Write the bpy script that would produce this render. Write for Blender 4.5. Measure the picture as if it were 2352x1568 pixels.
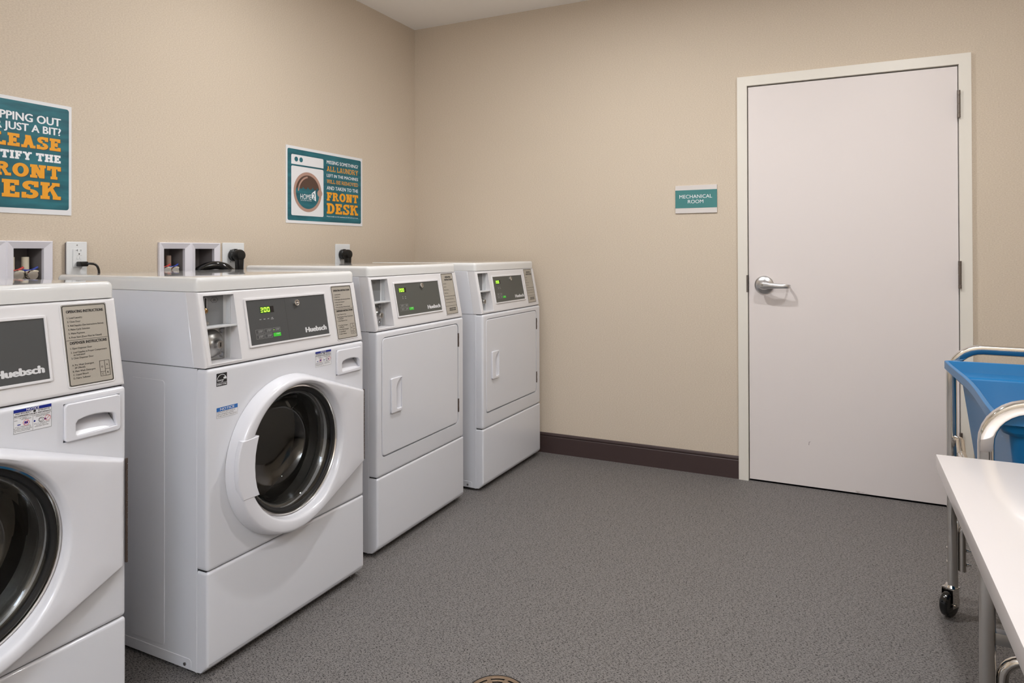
import bpy, bmesh, math, random
from mathutils import Matrix, Vector
random.seed(7)
for o in list(bpy.data.objects): bpy.data.objects.remove(o, do_unlink=True)
SC = bpy.context.scene
COL = SC.collection
PI = math.pi
# ------------------------------------------------------------------ camera
CP = Vector((2.5052, -3.7149, 1.1855)); YAW, PITCH, ROLL = 0.4521, 0.0063, -0.0027
r0 = Vector((math.cos(YAW), math.sin(YAW), 0)); f0 = Vector((-math.sin(YAW), math.cos(YAW), 0)); u0 = Vector((0, 0, 1))
f1 = f0*math.cos(PITCH)+u0*math.sin(PITCH); u1 = u0*math.cos(PITCH)-f0*math.sin(PITCH)
r2 = r0*math.cos(ROLL)+u1*math.sin(ROLL); u2 = u1*math.cos(ROLL)-r0*math.sin(ROLL)
cd = bpy.data.cameras.new('camera'); cam = bpy.data.objects.new('camera', cd); COL.objects.link(cam)
cam.matrix_world = Matrix(((r2.x, u2.x, -f1.x, CP.x), (r2.y, u2.y, -f1.y, CP.y), (r2.z, u2.z, -f1.z, CP.z), (0, 0, 0, 1)))
cd.sensor_width = 36; cd.lens = 1568.2/2352*36; cd.shift_y = (566.45-784)/2352; cd.clip_start = .02
SC.camera = cam
# ------------------------------------------------------------------ light
w = bpy.data.worlds.new('world'); SC.world = w; w.use_nodes = True
w.node_tree.nodes['Background'].inputs[0].default_value = (.9, .93, 1, 1)
w.node_tree.nodes['Background'].inputs[1].default_value = 0.0
SC.view_settings.view_transform = 'Standard'; SC.view_settings.look = 'None'
SC.view_settings.gamma = 1; SC.view_settings.exposure = 0.2
SC.view_settings.use_curve_mapping = False
HC = 2.624
def lamp(x, y, power, col, r=.042, spread=178):
    d = bpy.data.lights.new('downlight_lamp', 'AREA'); d.shape = 'DISK'; d.size = 2*r; d.energy = power; d.color = col
    d.spread = math.radians(spread)
    o = bpy.data.objects.new('downlight_lamp', d); COL.objects.link(o); o.location = (x, y, HC-.012)
WARM = (1, 1, .995); COOL = (.66, .80, 1.0)
LAMPS = [(.76, -1.66, 4.4), (1.55, -1.28, 18.5), (2.85, -1.36, 15)]
for x, y, p in LAMPS: lamp(x, y, p, WARM)
def panel(name, x, y, z, sx, sy, power, col, up=False):
    d = bpy.data.lights.new(name, 'AREA'); d.shape = 'RECTANGLE'; d.size = sx; d.size_y = sy; d.energy = power; d.color = col
    o = bpy.data.objects.new(name, d); COL.objects.link(o); o.location = (x, y, z)
    if up: o.rotation_euler = (math.pi, 0, 0)
PANEL_FILL, UP_FILL = 25, 80
panel('cool_fill_panel', 2.3, -5.2, HC-.03, .6, 1.2, PANEL_FILL, COOL)  # added cool fill behind the camera, no known ceiling fitting
panel('bounce_fill', 2.7, -4.9, 1.9, .5, .5, UP_FILL, (.88, .94, 1), up=True)  # added upward fill to lift ceiling and ambient, not a room lamp

# ------------------------------------------------------------------ materials
def lin(c):
    return tuple(((v/255)/12.92 if v/255 <= .04045 else ((v/255+.055)/1.055)**2.4) for v in c)+(1,)
MAT = {}
def mat(name, rgb, rough=.5, metal=0, coat=0, spec=.5, emit=None, es=0, trans=0, ior=1.45):
    m = bpy.data.materials.new(name); m.use_nodes = True
    b = m.node_tree.nodes['Principled BSDF']; I = b.inputs
    I['Base Color'].default_value = lin(rgb); I['Roughness'].default_value = rough; I['Metallic'].default_value = metal
    I['Coat Weight'].default_value = coat; I['Coat Roughness'].default_value = .06
    I['Specular IOR Level'].default_value = spec; I['Transmission Weight'].default_value = trans; I['IOR'].default_value = ior
    if emit: I['Emission Color'].default_value = lin(emit); I['Emission Strength'].default_value = es
    MAT[name] = m; return m
def nodes(m): return m.node_tree.nodes, m.node_tree.links, m.node_tree.nodes['Principled BSDF']
def bump(m, scale, strength, dist=.001, stretch=(1, 1, 1), detail=3):
    N, L, B = nodes(m)
    t = N.new('ShaderNodeTexCoord'); mp = N.new('ShaderNodeMapping'); mp.inputs['Scale'].default_value = stretch
    n = N.new('ShaderNodeTexNoise'); n.inputs['Scale'].default_value = scale; n.inputs['Detail'].default_value = detail
    b = N.new('ShaderNodeBump'); b.inputs['Strength'].default_value = strength; b.inputs['Distance'].default_value = dist
    L.new(t.outputs['Object'], mp.inputs[0]); L.new(mp.outputs[0], n.inputs['Vector']); L.new(n.outputs[0], b.inputs['Height']); L.new(b.outputs[0], B.inputs['Normal'])
    return n
mat('enamel', (217, 218, 224), .28, coat=.4)
mat('enamel_lid', (224, 224, 224), .10, coat=.8)
mat('console_plastic', (219, 217, 219), .34, coat=.1)
mat('door_plastic', (222, 222, 228), .22, coat=.35)
mat('grey_panel', (72, 73, 74), .42)
mat('grey_panel_dryer', (80, 81, 77), .42)
mat('bay_wall', (205, 206, 208), .4)
mat('bay_grey', (120, 121, 123), .45)
mat('steel', (170, 168, 165), .34, 1)
mat('chrome', (225, 222, 218), .07, 1)
mat('brass', (150, 120, 85), .3, 1)
mat('black', (14, 14, 15), .35)
mat('black_gloss', (10, 10, 12), .12, coat=.5)
mat('rubber', (22, 22, 23), .5)
mat('seam', (40, 39, 40), .6)
mat('plate_beige', (176, 170, 160), .38, .25)
mat('print_black', (30, 29, 30), .6)
mat('print_light', (212, 212, 214), .5)
mat('print_grey', (150, 150, 150), .5)
mat('print_white', (235, 236, 240), .5)
mat('print_orange', (232, 158, 36), .5)
mat('print_navy', (22, 40, 135), .45)
mat('print_blue', (42, 105, 178), .45)
mat('print_red', (205, 70, 85), .45)
mat('print_brown', (84, 62, 52), .5)
mat('print_tan', (172, 138, 124), .5)
mat('sticker_white', (225, 225, 228), .4)
mat('led_glow', (20, 60, 5), .4, emit=(70, 170, 0), es=.10)
mat('led_digit', (170, 255, 60), .4, emit=(185, 255, 70), es=1.6)
mat('button_green', (60, 190, 50), .4, emit=(60, 200, 40), es=.10)
mat('window_dark', (26, 20, 20), .15)
mat('glass_bowl', (222, 222, 219), .02, trans=1, ior=1.46)
mat('drum_steel', (205, 202, 198), .38, .8)
mat('tub_dark', (64, 62, 61), .45)
mat('hinge_metal', (120, 112, 106), .4, .9)
mat('hinge_dark', (92, 80, 74), .5, .4)
mat('white_plate', (226, 228, 230), .3)
mat('box_white', (226, 224, 232), .35)
mat('box_inside', (118, 112, 112), .6)
mat('pipe_beige', (210, 200, 178), .45)
mat('pipe_brown', (140, 118, 105), .45)
mat('valve_blue', (40, 60, 150), .4)
mat('valve_red', (190, 60, 55), .4)
mat('baseboard_vinyl', (66, 52, 51), .42)
mat('ceiling_paint', (247, 243, 239), .9)
mat('frame_paint', (226, 221, 212), .38)
mat('table_top', (226, 220, 219), .2, coat=.12)
mat('table_steel', (105, 102, 100), .42, .85)
mat('basket_blue', (10, 108, 164), .38, coat=.1)
mat('drain_bronze', (170, 150, 130), .38, 1)
mat('drain_hole', (12, 11, 10), .9)
mat('screw', (150, 150, 152), .3, 1)
# satin nickel
mat('satin', (208, 208, 210), .3, 1)
# door paint with scuffs at the foot
m = mat('door_paint', (224, 216, 214), .42)
N, L, B = nodes(m)
tc = N.new('ShaderNodeTexCoord'); sp = N.new('ShaderNodeSeparateXYZ'); L.new(tc.outputs['Object'], sp.inputs[0])
n1 = N.new('ShaderNodeTexNoise'); n1.inputs['Scale'].default_value = 26; n1.inputs['Detail'].default_value = 6
mp = N.new('ShaderNodeMapping'); mp.inputs['Scale'].default_value = (1, 1, 3.5); L.new(tc.outputs['Object'], mp.inputs[0]); L.new(mp.outputs[0], n1.inputs['Vector'])
r1 = N.new('ShaderNodeValToRGB'); r1.color_ramp.elements[0].position = .56; r1.color_ramp.elements[1].position = .62
L.new(n1.outputs[0], r1.inputs[0])
lo = N.new('ShaderNodeMapRange'); lo.inputs[1].default_value = .022; lo.inputs[2].default_value = .008; lo.inputs[3].default_value = 0; lo.inputs[4].default_value = 1
L.new(sp.outputs[2], lo.inputs[0])
xr = N.new('ShaderNodeMapRange'); xr.inputs[1].default_value = 2.33; xr.inputs[2].default_value = 2.40; L.new(sp.outputs[0], xr.inputs[0])
xs = N.new('ShaderNodeMapRange'); xs.inputs[1].default_value = 2.62; xs.inputs[2].default_value = 2.56; L.new(sp.outputs[0], xs.inputs[0])
def mul(a, b):
    k = N.new('ShaderNodeMath'); k.operation = 'MULTIPLY'; L.new(a, k.inputs[0]); L.new(b, k.inputs[1]); return k.outputs[0]
fac = mul(mul(mul(r1.outputs[0], lo.outputs[0]), xr.outputs[0]), xs.outputs[0])
mx = N.new('ShaderNodeMix'); mx.data_type = 'RGBA'; mx.inputs[6].default_value = lin((224, 216, 214)); mx.inputs[7].default_value = lin((120, 95, 80))
L.new(fac, mx.inputs[0]); L.new(mx.outputs[2], B.inputs['Base Color'])
# wallpaper
def wallpaper(name, stretch):
    m = mat(name, (206, 188, 162), .75, spec=.3)
    N, L, B = nodes(m)
    tc = N.new('ShaderNodeTexCoord'); mp = N.new('ShaderNodeMapping'); mp.inputs['Scale'].default_value = stretch
    L.new(tc.outputs['Object'], mp.inputs[0])
    n = N.new('ShaderNodeTexNoise'); n.inputs['Scale'].default_value = 150; n.inputs['Detail'].default_value = 3; n.inputs['Roughness'].default_value = .6
    L.new(mp.outputs[0], n.inputs['Vector'])
    r = N.new('ShaderNodeValToRGB'); e = r.color_ramp.elements
    e[0].position = .32; e[0].color = lin((198, 183, 165)); e[1].position = .68; e[1].color = lin((214, 201, 184))
    L.new(n.outputs[0], r.inputs[0]); L.new(r.outputs[0], B.inputs['Base Color'])
    b = N.new('ShaderNodeBump'); b.inputs['Strength'].default_value = .22; b.inputs['Distance'].default_value = .0012
    L.new(n.outputs[0], b.inputs['Height']); L.new(b.outputs[0], B.inputs['Normal'])
wallpaper('wallpaper_left', (1, 1, 2.2)); wallpaper('wallpaper_back', (1, 1, 2.2))
# floor: grey sheet with short dark flecks
m = mat('floor_sheet', (150, 146, 142), .55, spec=.35)
N, L, B = nodes(m)
tc = N.new('ShaderNodeTexCoord')
def fleck(rot, stretch, scale, thr, seed):
    mp = N.new('ShaderNodeMapping'); mp.inputs['Rotation'].default_value = (0, 0, rot); mp.inputs['Scale'].default_value = stretch; mp.inputs['Location'].default_value = (seed, seed*2.3, 0)
    L.new(tc.outputs['Object'], mp.inputs[0])
    n = N.new('ShaderNodeTexNoise'); n.inputs['Scale'].default_value = scale; n.inputs['Detail'].default_value = 1
    L.new(mp.outputs[0], n.inputs['Vector'])
    r = N.new('ShaderNodeMapRange'); r.inputs[1].default_value = thr; r.inputs[2].default_value = thr+.035; L.new(n.outputs[0], r.inputs[0])
    return r.outputs[0]
fl = [fleck(.3, (1, 2.4, 1), 145, .620, 3), fleck(1.5, (1, 2.4, 1), 145, .620, 11), fleck(2.5, (1, 2.4, 1), 145, .624, 23)]
def mx2(a, b):
    k = N.new('ShaderNodeMath'); k.operation = 'MAXIMUM'; L.new(a, k.inputs[0]); L.new(b, k.inputs[1]); return k.outputs[0]
f = mx2(mx2(fl[0], fl[1]), fl[2])
nb = N.new('ShaderNodeTexNoise'); nb.inputs['Scale'].default_value = 260; nb.inputs['Detail'].default_value = 2; L.new(tc.outputs['Object'], nb.inputs['Vector'])
rb = N.new('ShaderNodeValToRGB'); rb.color_ramp.elements[0].position = .35; rb.color_ramp.elements[0].color = lin((106, 102, 100)); rb.color_ramp.elements[1].position = .65; rb.color_ramp.elements[1].color = lin((132, 128, 126))
L.new(nb.outputs[0], rb.inputs[0])
mx = N.new('ShaderNodeMix'); mx.data_type = 'RGBA'; L.new(f, mx.inputs[0]); L.new(rb.outputs[0], mx.inputs[6]); mx.inputs[7].default_value = lin((32, 30, 29)); L.new(mx.outputs[2], B.inputs['Base Color'])
# brushed teal print
m = mat('print_teal', (34, 100, 112), .45)
N, L, B = nodes(m)
tc = N.new('ShaderNodeTexCoord'); mp = N.new('ShaderNodeMapping'); mp.inputs['Scale'].default_value = (1, 1, 5); L.new(tc.outputs['Object'], mp.inputs[0])
n = N.new('ShaderNodeTexNoise'); n.inputs['Scale'].default_value = 7; n.inputs['Detail'].default_value = 5; L.new(mp.outputs[0], n.inputs['Vector'])
r = N.new('ShaderNodeValToRGB'); r.color_ramp.elements[0].position = .3; r.color_ramp.elements[0].color = lin((20, 78, 90)); r.color_ramp.elements[1].position = .7; r.color_ramp.elements[1].color = lin((38, 112, 124))
L.new(n.outputs[0], r.inputs[0]); L.new(r.outputs[0], B.inputs['Base Color'])
mat('sign_teal', (66, 128, 128), .4)
mat('sign_silver', (214, 208, 205), .4, .1)
bump(MAT['steel'], 90, .08, stretch=(1, 1, 8))

# ------------------------------------------------------------------ mesh helpers
DG = lambda: bpy.context.evaluated_depsgraph_get()
def finish(name, me, m, parent=None, smooth=35, keep=True):
    me.name = name
    if m is not None:
        me.materials.clear(); me.materials.append(MAT[m])
    if smooth:
        for p in me.polygons: p.use_smooth = True
        me.set_sharp_from_angle(angle=math.radians(smooth))
    o = bpy.data.objects.new(name, me); COL.objects.link(o)
    if parent is not None: o.parent = parent
    return o
def bm_mesh(bm):
    me = bpy.data.meshes.new('m'); bmesh.ops.recalc_face_normals(bm, faces=bm.faces); bm.to_mesh(me); bm.free(); return me
def bm_join(dst, src):
    me = bpy.data.meshes.new('t'); src.to_mesh(me); src.free(); dst.from_mesh(me); bpy.data.meshes.remove(me)
def bx(x0, x1, y0, y1, z0, z1, bev=0, seg=2, M=None, sel=None):
    bm = bmesh.new(); bmesh.ops.create_cube(bm, size=1)
    for v in bm.verts: v.co = Vector(((x0+x1)/2+v.co.x*(x1-x0), (y0+y1)/2+v.co.y*(y1-y0), (z0+z1)/2+v.co.z*(z1-z0)))
    if bev:
        es = [e for e in bm.edges if sel is None or sel(e)]
        bmesh.ops.bevel(bm, geom=es, offset=bev, segments=seg, profile=.6, affect='EDGES')
    if M: bmesh.ops.transform(bm, matrix=M, verts=bm.verts)
    return bm
def box(name, m, parent, *a, **k): return finish(name, bm_mesh(bx(*a, **k)), m, parent)
def boxes(name, m, parent, L_, **k):
    bm = bmesh.new()
    for a in L_: bm_join(bm, bx(*a, **k))
    return finish(name, bm_mesh(bm), m, parent)
def prism(name, m, parent, prof, y0, y1, bev=0, seg=3, sel=None, raw=False):
    """profile in (x,z) extruded along y"""
    bm = bmesh.new()
    a = [bm.verts.new((x, y0, z)) for x, z in prof]; b = [bm.verts.new((x, y1, z)) for x, z in prof]
    n = len(prof); bm.faces.new(a); bm.faces.new(b)
    for i in range(n): bm.faces.new((a[i], a[(i+1) % n], b[(i+1) % n], b[i]))
    bmesh.ops.recalc_face_normals(bm, faces=bm.faces)
    if bev:
        es = [e for e in bm.edges if sel is None or sel(e)]
        bmesh.ops.bevel(bm, geom=es, offset=bev, segments=seg, profile=.6, affect='EDGES')
    if raw: return bm
    return finish(name, bm_mesh(bm), m, parent)
def rr(x0, y0, x1, y1, r=0, seg=5):
    if r <= 0: return [(x0, y0), (x1, y0), (x1, y1), (x0, y1)]
    P = []
    for cx, cy, a in ((x1-r, y0+r, -90), (x1-r, y1-r, 0), (x0+r, y1-r, 90), (x0+r, y0+r, 180)):
        for i in range(seg+1):
            t = math.radians(a+90*i/seg); P.append((cx+r*math.cos(t), cy+r*math.sin(t)))
    return P
def circ(cx, cy, rx, ry=None, n=40, a0=0, a1=360):
    ry = rx if ry is None else ry
    full = abs(a1-a0) >= 360
    k = n if full else n+1
    return [(cx+rx*math.cos(math.radians(a0+(a1-a0)*i/n)), cy+ry*math.sin(math.radians(a0+(a1-a0)*i/n))) for i in range(k)]
def curve_mesh(outs, depth, bev=0, bseg=2):
    cu = bpy.data.curves.new('c', 'CURVE'); cu.dimensions = '2D'; cu.fill_mode = 'BOTH'
    for P in outs:
        s = cu.splines.new('POLY'); s.points.add(len(P)-1)
        for q, (x, y) in zip(s.points, P): q.co = (x, y, 0, 1)
        s.use_cyclic_u = True
    if depth: cu.extrude = max(depth/2-bev, 1e-5)
    if bev: cu.bevel_depth = bev; cu.bevel_resolution = bseg; cu.offset = -bev
    o = bpy.data.objects.new('c', cu); COL.objects.link(o)
    me = bpy.data.meshes.new_from_object(o.evaluated_get(DG()))
    bpy.data.objects.remove(o); bpy.data.curves.remove(cu)
    return me
def plate(name, m, parent, outs, w0, w1, M, bev=0, bseg=2, smooth=35):
    """2D outlines (with holes) as a plate between w0 and w1 of frame M"""
    if outs and not isinstance(outs[0][0], (tuple, list)): outs = [outs]
    me = curve_mesh(outs, w1-w0, bev, bseg)
    me.transform(M @ Matrix.Translation((0, 0, (w0+w1)/2)))
    return finish(name, me, m, parent, smooth)
def flat(name, m, parent, polys, w, M):
    """flat print: list of polygons (each convex or simple) in one mesh"""
    bm = bmesh.new()
    for i, P in enumerate(polys):
        vs = [bm.verts.new(M @ Vector((x, y, w+(i % 9)*1.6e-5))) for x, y in P]
        try: bm.faces.new(vs)
        except Exception: pass
    bmesh.ops.triangulate(bm, faces=bm.faces)
    return finish(name, bm_mesh2(bm), m, parent, 0)
def bm_mesh2(bm):
    me = bpy.data.meshes.new('m'); bm.to_mesh(me); bm.free(); return me
def ringpoly(cx, cy, rx, ry, t, a0=0, a1=360, n=28, ty=None):
    ty = t if ty is None else ty
    out = []
    for i in range(n):
        A = math.radians(a0+(a1-a0)*i/n); B_ = math.radians(a0+(a1-a0)*(i+1)/n)
        out.append([(cx+rx*math.cos(A), cy+ry*math.sin(A)), (cx+rx*math.cos(B_), cy+ry*math.sin(B_)),
                    (cx+(rx-t)*math.cos(B_), cy+(ry-ty)*math.sin(B_)), (cx+(rx-t)*math.cos(A), cy+(ry-ty)*math.sin(A))])
    return out
def rect(x0, y0, x1, y1): return [(x0, y0), (x1, y0), (x1, y1), (x0, y1)]
def outline(x0, y0, x1, y1, t): return [rect(x0, y0, x1, y0+t), rect(x0, y1-t, x1, y1), rect(x0, y0, x0+t, y1), rect(x1-t, y0, x1, y1)]
def lathe(name, m, parent, prof, c=(0, 0, 0), axis='x', n=48, smooth=35, sy=1, M=None, a0=0, a1=360):
    """prof: (radius, along). axis x/y/z"""
    bm = bmesh.new(); full = (a1-a0) >= 360; cnt = n if full else n+1
    rows = []
    for r, t in prof:
        row = []
        for i in range(cnt):
            a = math.radians(a0+(a1-a0)*i/n); p, q = r*math.cos(a), r*math.sin(a)
            v = {'x': (t, p, q), 'y': (p, t, q), 'z': (p, q, t)}[axis]
            row.append(bm.verts.new(Vector(v)+Vector(c)))
        rows.append(row)
    for a, b in zip(rows, rows[1:]):
        for i in range(cnt if full else cnt-1):
            j = (i+1) % cnt
            try: bm.faces.new((a[i], a[j], b[j], b[i]))
            except Exception: pass
    bmesh.ops.remove_doubles(bm, verts=bm.verts, dist=1e-6)
    if M: bmesh.ops.transform(bm, matrix=M, verts=bm.verts)
    return finish(name, bm_mesh(bm), m, parent, smooth)
def tube_mesh(paths, r, seg=5, bevmode=None, smooth_path=True, cyc=False):
    cu = bpy.data.curves.new('c', 'CURVE'); cu.dimensions = '3D'; cu.bevel_depth = r; cu.bevel_resolution = seg; cu.use_fill_caps = True
    cu.resolution_u = 8
    for P in paths:
        if smooth_path:
            s = cu.splines.new('BEZIER'); s.bezier_points.add(len(P)-1)
            for q, p in zip(s.bezier_points, P): q.co = p; q.handle_left_type = q.handle_right_type = 'AUTO'
        else:
            s = cu.splines.new('POLY'); s.points.add(len(P)-1)
            for q, p in zip(s.points, P): q.co = (*p, 1)
        s.use_cyclic_u = cyc
    o = bpy.data.objects.new('c', cu); COL.objects.link(o)
    me = bpy.data.meshes.new_from_object(o.evaluated_get(DG())); bpy.data.objects.remove(o); bpy.data.curves.remove(cu)
    return me
def tube(name, m, parent, P, r, **k): return finish(name, tube_mesh([P], r, **k), m, parent, 50)
def fillet(P, r, n=8):
    """round the corners of a 3D polyline"""
    P = [Vector(p) for p in P]; out = [P[0]]
    for a, b, c in zip(P, P[1:], P[2:]):
        u, v = (a-b).normalized(), (c-b).normalized(); ang = u.angle(v); d = r/math.tan(ang/2)
        s, e = b+u*d, b+v*d; cen = b+(u+v).normalized()*(r/math.sin(ang/2))
        x = (s-cen); y = (e-cen)
        for i in range(n+1):
            t = i/n; A = x.angle(y); out.append(cen+(x*math.sin((1-t)*A)+y*math.sin(t*A))/math.sin(A))
    out.append(P[-1]); return out
def cut(o, cutters):
    for cb in cutters:
        co = finish('cutter', bm_mesh(cb), None, o.parent, 0)
        md = o.modifiers.new('b', 'BOOLEAN'); md.object = co; md.operation = 'DIFFERENCE'; md.solver = 'EXACT'
        me = bpy.data.meshes.new_from_object(o.evaluated_get(DG())); o.modifiers.clear(); old = o.data
        o.data = me; me.name = o.name; bpy.data.meshes.remove(old)
        cm = co.data; bpy.data.objects.remove(co); bpy.data.meshes.remove(cm)
    for p in o.data.polygons: p.use_smooth = True
    o.data.set_sharp_from_angle(angle=math.radians(35))
    return o
# ------------------------------------------------------------------ lettering
def _txt(s, bold=0):
    cu = bpy.data.curves.new('t', 'FONT'); cu.body = s; cu.size = 1; cu.offset = bold; cu.resolution_u = 3
    o = bpy.data.objects.new('t', cu); COL.objects.link(o)
    me = bpy.data.meshes.new_from_object(o.evaluated_get(DG())); bpy.data.objects.remove(o); bpy.data.curves.remove(cu)
    return me
_me = _txt('H'); CAP = max(v.co.y for v in _me.vertices); bpy.data.meshes.remove(_me)
def text(name, m, parent, lines, w, M):
    """lines: (string, x, baseline, cap height, width or None, align, bold, shear)"""
    bm = bmesh.new()
    for ln in lines:
        s, x, y, h, wd, al, bo, sh = list(ln)+[None, 'l', 0, 0][len(ln)-4:]
        me = _txt(s); k = h/CAP
        xs = [v.co.x for v in me.vertices]; x0, x1 = min(xs), max(xs)
        b_ = bo*h; kx = k if wd is None else (wd-2*b_)/(x1-x0)
        W_ = (x1-x0)*kx+2*b_; ox = {'l': x, 'c': x-W_/2, 'r': x-W_}[al]
        base = [v.co.copy() for v in me.vertices]
        for q, (ix, iy) in enumerate([(0, 0)] if not bo else ([(-1, 0), (1, 0), (0, .4), (0, -.4), (-.5, .2), (.5, .2), (-.5, -.2), (.5, -.2)] if bo > .1 else [(-1, 0), (1, 0), (0, .55), (0, -.55)] if bo > .03 else [(-1, 0), (1, 0)])):
            for v, c in zip(me.vertices, base): v.co = M @ Vector((ox+b_+ix*b_+(c.x-x0)*kx+sh*c.y*k, y+c.y*k+iy*b_, w+q*2e-5))
            bm.from_mesh(me)
        bpy.data.meshes.remove(me)
    return finish(name, bm_mesh2(bm), m, parent, 0)
def texts(name, m, parent, lines, w, M):
    for ln in lines: text(name, m, parent, [ln], w, M)
# slab-serif capitals made of strokes
def slab(ch, t, s, e):
    P = []; R = lambda a, b, c, d: P.append(rect(a, b, c, d))
    def stem(x, top=1, bot=1):
        R(x, 0, x+t, 1)
        if bot: R(x-e, 0, x+t+e, s)
        if top: R(x-e, 1-s, x+t+e, 1)
    def dg(x0, y0, x1, y1, k=1): P.append([(x0, y0), (x0+t*k, y0), (x1+t*k, y1), (x1, y1)])
    def arc(cx, cy, rx, ry, a0, a1): P.extend(ringpoly(cx, cy, rx, ry, t, a0, a1, 14, s*1.15))
    w_ = .8
    if ch == 'E': stem(e); R(e, 1-s, .72, 1); R(e, 0, .74, s); R(e+t, .5-s*.5, .55, .5+s*.5); R(.72-s, 1-.3, .72, 1); R(.74-s, 0, .74, .3); R(.55-s*.8, .34, .55, .66); w_ = .76
    elif ch == 'F': stem(e); R(e, 1-s, .7, 1); R(e+t, .5-s*.5, .55, .5+s*.5); R(.7-s, .68, .7, 1); R(.55-s*.8, .34, .55, .66); w_ = .72
    elif ch == 'L': stem(e); R(e, 0, .72, s); R(.72-s, 0, .72, .34); w_ = .74
    elif ch == 'I': stem(e); w_ = t+2*e
    elif ch == 'H': stem(e); stem(.9-t-e); R(e, .5-s/2, .9-e, .5+s/2); w_ = .9
    elif ch == 'T': stem(.42-t/2, top=0); R(0, 1-s, .84, 1); R(0, .66, s, 1); R(.84-s, .66, .84, 1); w_ = .84
    elif ch == 'N': stem(e, bot=1); R(.92-t-e, 0, .92-e, 1); R(.92-t-2*e, 1-s, .92, 1); P.append([(e, 1), (e+t*1.15, 1), (.92-e, 0), (.92-e-t*1.15, 0)]); w_ = .92
    elif ch == 'M': stem(e); stem(1.08-t-e); c = .54; P.append([(e, 1), (e+t, 1), (c+t*.4, .12), (c-t*.5, .12)]); P.append([(1.08-e-t, 1), (1.08-e, 1), (c+t*.5, .12), (c-t*.4, .12)]); w_ = 1.08
    elif ch == 'A': dg(.08, 0, .45-t/2, 1); dg(.82-t+.0, 0, .45-t/2, 1); R(.2, .24, .7, .24+s); R(0, 0, .34, s); R(.56, 0, .9, s); R(.24, 1-s, .45, 1); w_ = .9
    elif ch == 'V': dg(.45-t/2, 0, .08, 1); dg(.45-t/2, 0, .82-t, 1); R(0, 1-s, .34, 1); R(.56, 1-s, .9, 1); w_ = .9
    elif ch == 'W': dg(.32-t/2, 0, .08, 1); dg(.32-t/2, 0, .6-t/2, 1); dg(.88-t/2, 0, .6-t/2, 1); dg(.88-t/2, 0, 1.12-t, 1); R(0, 1-s, .3, 1); R(.45, 1-s, .75, 1); R(.9, 1-s, 1.2, 1); w_ = 1.2
    elif ch == 'Y': P.append([(.45-t/2, .45), (.45+t/2, .45), (.08+t, 1), (.08, 1)]); P.append([(.45-t/2, .45), (.45+t/2, .45), (.82, 1), (.82-t, 1)]); R(.45-t/2, 0, .45+t/2, .46); R(.45-t/2-e, 0, .45+t/2+e, s); R(0, 1-s, .34, 1); R(.56, 1-s, .9, 1); w_ = .9
    elif ch == 'K': stem(e); P.append([(e+t, .38), (e+t, .62), (.62, 1), (.84, 1)]); P.append([(e+t+.06, .6), (e+t+.2, .74), (.9, 0), (.64, 0)]); R(.52, 1-s, .88, 1); R(.56, 0, .94, s); w_ = .94
    elif ch in 'PRB':
        stem(e, bot=ch != 'B'); R(e, 1-s, .5, 1); R(e+t, .46, .5, .46+s); P.extend(ringpoly(.46, .73, .3, .27, t, -90, 90, 12, s)); w_ = .78
        if ch == 'R': P.append([(.4, .5), (.62, .5), (.86, 0), (.62, 0)]); R(.58, 0, .92, s); w_ = .92
        if ch == 'B': R(0, 0, .5, s); P.extend(ringpoly(.48, .25, .32, .27, t, -90, 90, 12, s)); w_ = .82
    elif ch == 'D': stem(e); R(e, 1-s, .42, 1); R(e, 0, .42, s); P.extend(ringpoly(.4, .5, .44, .5, t*1.05, -90, 90, 18, s)); w_ = .86
    elif ch == 'O': P.extend(ringpoly(.46, .5, .46, .515, t*1.1, 0, 360, 32, s*1.05)); w_ = .92
    elif ch == 'U': R(e, .35, e+t, 1); R(.84-t-e, .35, .84-e, 1); R(0, 1-s, 2*e+t, 1); R(.84-t-2*e, 1-s, .84, 1); P.extend(ringpoly(.42, .36, .42-e, .37, t, 180, 360, 14, s)); w_ = .84
    elif ch == 'S':
        P.extend(ringpoly(.38, .74, .35, .275, t*.95, 25, 270, 16, s)); P.extend(ringpoly(.38, .26, .36, .275, t*.95, -155, 90, 16, s))
        R(.74-s, .66, .74, 1); R(0, 0, s, .34); w_ = .76
    return P, w_
def slab_line(s, x0, x1, y, h, t, sl, e, gap=.07, space=.35):
    """fit the string between x0 and x1"""
    items = []; x = 0
    for ch in s:
        if ch == ' ': x += space; continue
        P, w_ = slab(ch, t, sl, e); items.append((x, P)); x += w_+gap
    tot = x-gap; k = (x1-x0)/tot
    return [[(x0+(ox+px)*k, y+py*h) for px, py in q] for ox, P in items for q in P]

# ------------------------------------------------------------------ things
def thing(name, label, cat, loc=(0, 0, 0), rz=0, group=None):
    o = bpy.data.objects.new(name, None); COL.objects.link(o); o.empty_display_size = .1
    o.location = loc; o.rotation_euler = (0, 0, rz); tag(o, label, cat, group); return o
def tag(o, label, cat, group=None):
    o['label'] = label; o['category'] = cat
    if group: o['group'] = group
    return o
def lab(o, s): o['label'] = s; return o
def struct(o): o['kind'] = 'structure'; return o
MF = Matrix(((0, 0, 1, 0), (1, 0, 0, 0), (0, 1, 0, 0), (0, 0, 0, 1)))      # u->y v->z w->x  (left wall, machine fronts)
MB_ = Matrix(((1, 0, 0, 0), (0, 0, -1, 0), (0, 1, 0, 0), (0, 0, 0, 1)))    # u->x v->z w->-y (back wall)
MZ = Matrix.Identity(4)

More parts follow.
